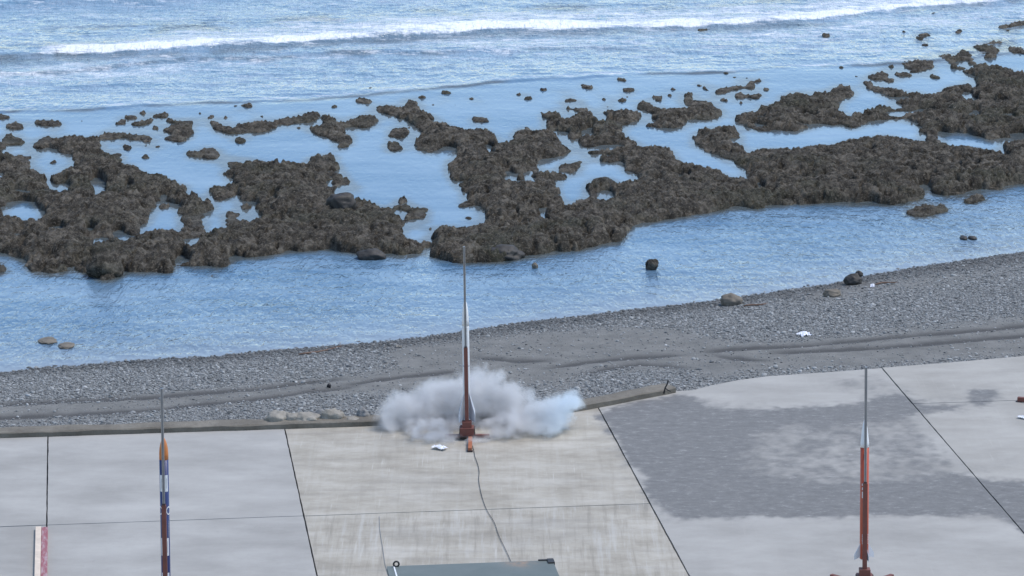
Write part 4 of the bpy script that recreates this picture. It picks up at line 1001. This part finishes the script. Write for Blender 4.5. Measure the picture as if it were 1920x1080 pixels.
# ------------------------------------------------------------------ cables, timber, debris
def ground_line(pts, z): return [(*[float(v) for v in unp(a, b, z)], z) for a, b in pts]
def smooth_line(P, n=4):
    P = np.array(P); t_ = np.arange(len(P)); s_ = np.linspace(0, len(P) - 1, (len(P) - 1) * n + 1)
    Q_ = np.stack([np.interp(s_, t_, P[:, k]) for k in range(3)], -1)
    for _ in range(2): Q_[1:-1] = (Q_[:-2] + 2 * Q_[1:-1] + Q_[2:]) / 4
    return [tuple(v) for v in Q_]
o = tube('ignition_cable', smooth_line(ground_line([(886, 836), (889, 846), (890, 855), (896, 870), (899, 885), (897, 900), (903, 930), (912, 956), (928, 980), (934, 1002), (948, 1030), (958, 1052), (964, 1075)], .012)), .0042, M_BLACK)
tag(o, 'thin dark cable wandering from the middle launch rail to the steel box', 'cable')
o = tube('cable', smooth_line(ground_line([(711, 968), (712, 995), (718, 1030), (722, 1060), (730, 1085)], .005)), .003, M_GREYF)
tag(o, 'faint grey cable lying left of the steel box', 'cable')
M_REDW = NT('peeling_red_paint'); t = M_REDW
M_REDW = t.set(col=t.mix(t.rng(t.noise(7, 6, .7, stretch=(3, .6, 1)), .45, .62), (.26, .08, .095), (.36, .26, .27)), rough=.7)
M_CREAM = paint('cream_timber', (.62, .52, .42), .75, 0, .15)
a = unp(77, 993, 0); gx_, gy_ = w2g(float(a[0]), float(a[1]))
X, Y = g2w(gx_ + .005, gy_ - 2.2)
beam = empty('painted_timber', (X, Y, 0), (0, 0, AZ)); tag(beam, 'long timber painted cream and peeling red, lying by the slab joint at lower left', 'timber')
box('cream_plank', (-.042, 0, .028), (.08, 4.4, .046), M_CREAM, beam, bevel=.006)
box('red_plank', (.045, 0, .022), (.09, 4.4, .034), M_REDW, beam, bevel=.006)
# another launcher's leg, reaching in from the right
a = unp(1908, 753, 0); X, Y = float(a[0]), float(a[1])
lg = empty('steel_bar', (X, Y, 0), (0, 0, -.35)); tag(lg, 'red-brown steel bar on the concrete at the right edge', 'steel bar')
box('beam', (.55, 0, .045), (1.1, .07, .065), M_RUST, lg)
box('foot', (.03, 0, .008), (.1, .1, .012), M_DARK, lg, bevel=.002)
# scraps of white litter: crumpled sheets
M_LITTER = paint('white_plastic', (.82, .82, .86), .5, 0, .05)
def crumple(name, px, py, w_, d_, h_, label, seed, mat=M_LITTER, z=None):
    if z is None: X, Y, z = on_beach(px, py)
    else: X, Y = [float(v) for v in unp(px, py, z)]
    n_ = 14; u, v = np.meshgrid(np.linspace(-1, 1, n_), np.linspace(-1, 1, n_))
    rr = 1 + .35 * (fbm(u * 1.3 + seed, v * 1.3, 2, seed) - .5)
    Z = h_ * fbm(u * 2 + seed, v * 2, 3, seed, 1) * (1.2 - .5 * (u * u + v * v) / 2) + .004
    V = np.stack([u * w_ / 2 * rr, v * d_ / 2 * rr, Z], -1).reshape(-1, 3)
    o = arr_mesh(name, V, grid_quads(n_, n_), mat, smooth=False)
    md_ = o.modifiers.new('thickness', 'SOLIDIFY'); md_.thickness = .004; md_.offset = 1
    o.location = (X, Y, z); o.rotation_euler = (0, 0, seed)
    return tag(o, label, 'litter')
crumple('crumpled_paper', 825, 841, .13, .22, .06, 'crumpled white paper on the concrete beside the smoking rail', 1, z=.012)
crumple('plastic_scrap', 1507, 629, .2, .2, .07, 'white plastic scrap lying on the beach gravel', 2)
crumple('foam_scrap', 1636, 538, .08, .16, .07, 'small white foam scrap near the dark boulders at the waterline', 3)
crumple('paper_scrap', 1917, 784, .09, .14, .04, 'tiny white scrap on the concrete at the right edge', 4, z=.012)
crumple('plastic_scrap', 748, 651, .1, .1, .04, 'faint pale scrap on the upper beach left of the middle rocket', 5, mat=M_PALE)
boulder('dark_stone', 617, 726, 8, 7, M_BLACK, 'small black stone alone on the sandy beach at left of centre', 'stone', seed=31)
# forked black stick at the end of the kerb
X, Y = [float(v) for v in unp(1247, 737, .06)]
st = empty('forked_stick', (X, Y, .07)); tag(st, 'forked black stick standing at the right end of the kerb', 'stick')
tube('stem', [(-.02, 0, -.02), (.0, .01, .07), (.03, .01, .13), (.05, .0, .2)], [.014, .012, .013, .016], M_BLACK, st)
tube('fork', [(.0, .01, .07), (.05, .0, .035), (.09, -.01, .02)], [.01, .009, .006], M_BLACK, st)
# driftwood twigs on the beach
M_WOOD = paint('driftwood', (.16, .10, .07), .85, 0, .3)
for k, (p, q_, lb) in enumerate([((1640, 536), (1682, 530), 'thin brown driftwood stick near the white foam scrap'), ((1395, 577), (1440, 570), 'thin brown driftwood stick right of the brown boulder'), ((560, 668), (640, 652), 'long thin driftwood stick at the waterline left of centre')]):
    A_ = on_beach(*p); B_ = on_beach(*q_)
    Pm = [tuple(np.array(A_) * (1 - s_) + np.array(B_) * s_ + np.array([0, .06 * math.sin(5 * s_ + k), .025])) for s_ in np.linspace(0, 1, 7)]
    tag(tube('driftwood_stick', Pm, [.012, .016, .018, .017, .015, .012, .007], M_WOOD), lb, 'driftwood')

# ------------------------------------------------------------------ smoke from the middle rocket
t = NT('exhaust_smoke')
t.n.remove(t.p)
pos = t.tc.outputs['Object']
def vmath(op, a_, b_=None):
    v = t.n.new('ShaderNodeVectorMath'); v.operation = op
    for i, x in enumerate((a_, b_)):
        if x is None: continue
        if isinstance(x, tuple): v.inputs[i].default_value = x
        else: t.link(x, v.inputs[i])
    return v
def nvec(scale, amt, det=3):
    nz = t.n.new('ShaderNodeTexNoise'); nz.inputs['Scale'].default_value = scale; nz.inputs['Detail'].default_value = det
    t.link(pos, nz.inputs['Vector'])
    s_ = vmath('SUBTRACT', nz.outputs['Color'], (.5, .5, .5))
    return vmath('MULTIPLY', s_.outputs[0], (amt, amt, amt)).outputs[0]
wp = vmath('ADD', vmath('ADD', pos, nvec(2.2, .7, 4)).outputs[0], nvec(8, .26, 4)).outputs[0]
bX, bY = b1
def at_s(px, py, dy):       # point of the cloud seen at a pixel, standing dy behind the launcher
    z_ = hgt_at((0, bY + dy), py); d = (bY + dy) * cP - (z_ - CAM_H) * sP
    return ((px - CXP) / F_PX * d, bY + dy, z_)
BL = [((765, 775, .7), (.50, .5, .38), 1.1), ((820, 752, .95), (.5, .55, .45), 1.0), ((900, 738, .95), (.48, .5, .40), 1.0), ((955, 758, .9), (.46, .5, .38), 1.0), ((860, 790, .75), (.55, .45, .28), 1.1), ((738, 788, .55), (.34, .38, .24), 1.0),
      ((990, 790, .25), (.5, .42, .26), 1.3), ((1035, 775, .45), (.40, .4, .27), 1.5), ((1066, 757, .6), (.31, .3, .2), 1.4), ((940, 808, .05), (.36, .32, .17), 1.1), ((805, 812, .05), (.40, .34, .18), 1.2), ((835, 826, -.35), (.18, .18, .1), .6), ((840, 822, -.1), (.26, .2, .1), 1.0), ((912, 820, -.1), (.24, .2, .1), 1.0), ((865, 720, .75), (.24, .28, .22), .7), ((925, 715, .75), (.22, .26, .2), .7), ((893, 830, -.35), (.16, .18, .08), .5)]
dens = None; bmD = bmesh.new()
from mathutils import Matrix
for (ppx_, ppy_, dy), rr, wgt in BL:
    c_ = at_s(ppx_, ppy_, dy)
    l = vmath('LENGTH', vmath('MULTIPLY', vmath('SUBTRACT', wp, c_).outputs[0], tuple(1 / x for x in rr)).outputs[0]).outputs['Value']
    f_ = t.rng(l, 1.0, .45, 0, wgt)
    dens = f_ if dens is None else t.math('MAXIMUM', dens, f_)
    r_ = bmesh.ops.create_icosphere(bmD, subdivisions=3, radius=1)
    bmesh.ops.transform(bmD, matrix=Matrix.Translation(c_) @ Matrix.Diagonal((rr[0] * 1.22, rr[1] * 1.2, rr[2] * 1.3, 1)), verts=r_['verts'])
puff = t.rng(t.noise(4.2, 6, .62), .34, .64, .12, 1.2)
dens = t.math('MULTIPLY', t.math('MULTIPLY', dens, puff), 9.5)
pv = t.n.new('ShaderNodeVolumePrincipled')
sx_ = t.n.new('ShaderNodeSeparateXYZ'); t.link(pos, sx_.inputs[0])
bl = t.rng(sx_.outputs[0], at_s(980, 790, .3)[0], at_s(1060, 770, .5)[0])
t.link(t.mix(bl, (.85, .85, .855), (.86, .94, 1.0)), pv.inputs['Color'])
t.link(dens, pv.inputs['Density']); pv.inputs['Anisotropy'].default_value = .1
t.link(pv.outputs[0], t.out.inputs['Volume'])
smoke = bm_obj('smoke', bmD, t.m)
rm = smoke.modifiers.new('union', 'REMESH'); rm.mode = 'VOXEL'; rm.voxel_size = .05
tag(smoke, 'billowing grey smoke round the foot of the white rocket', 'smoke', kind='stuff')
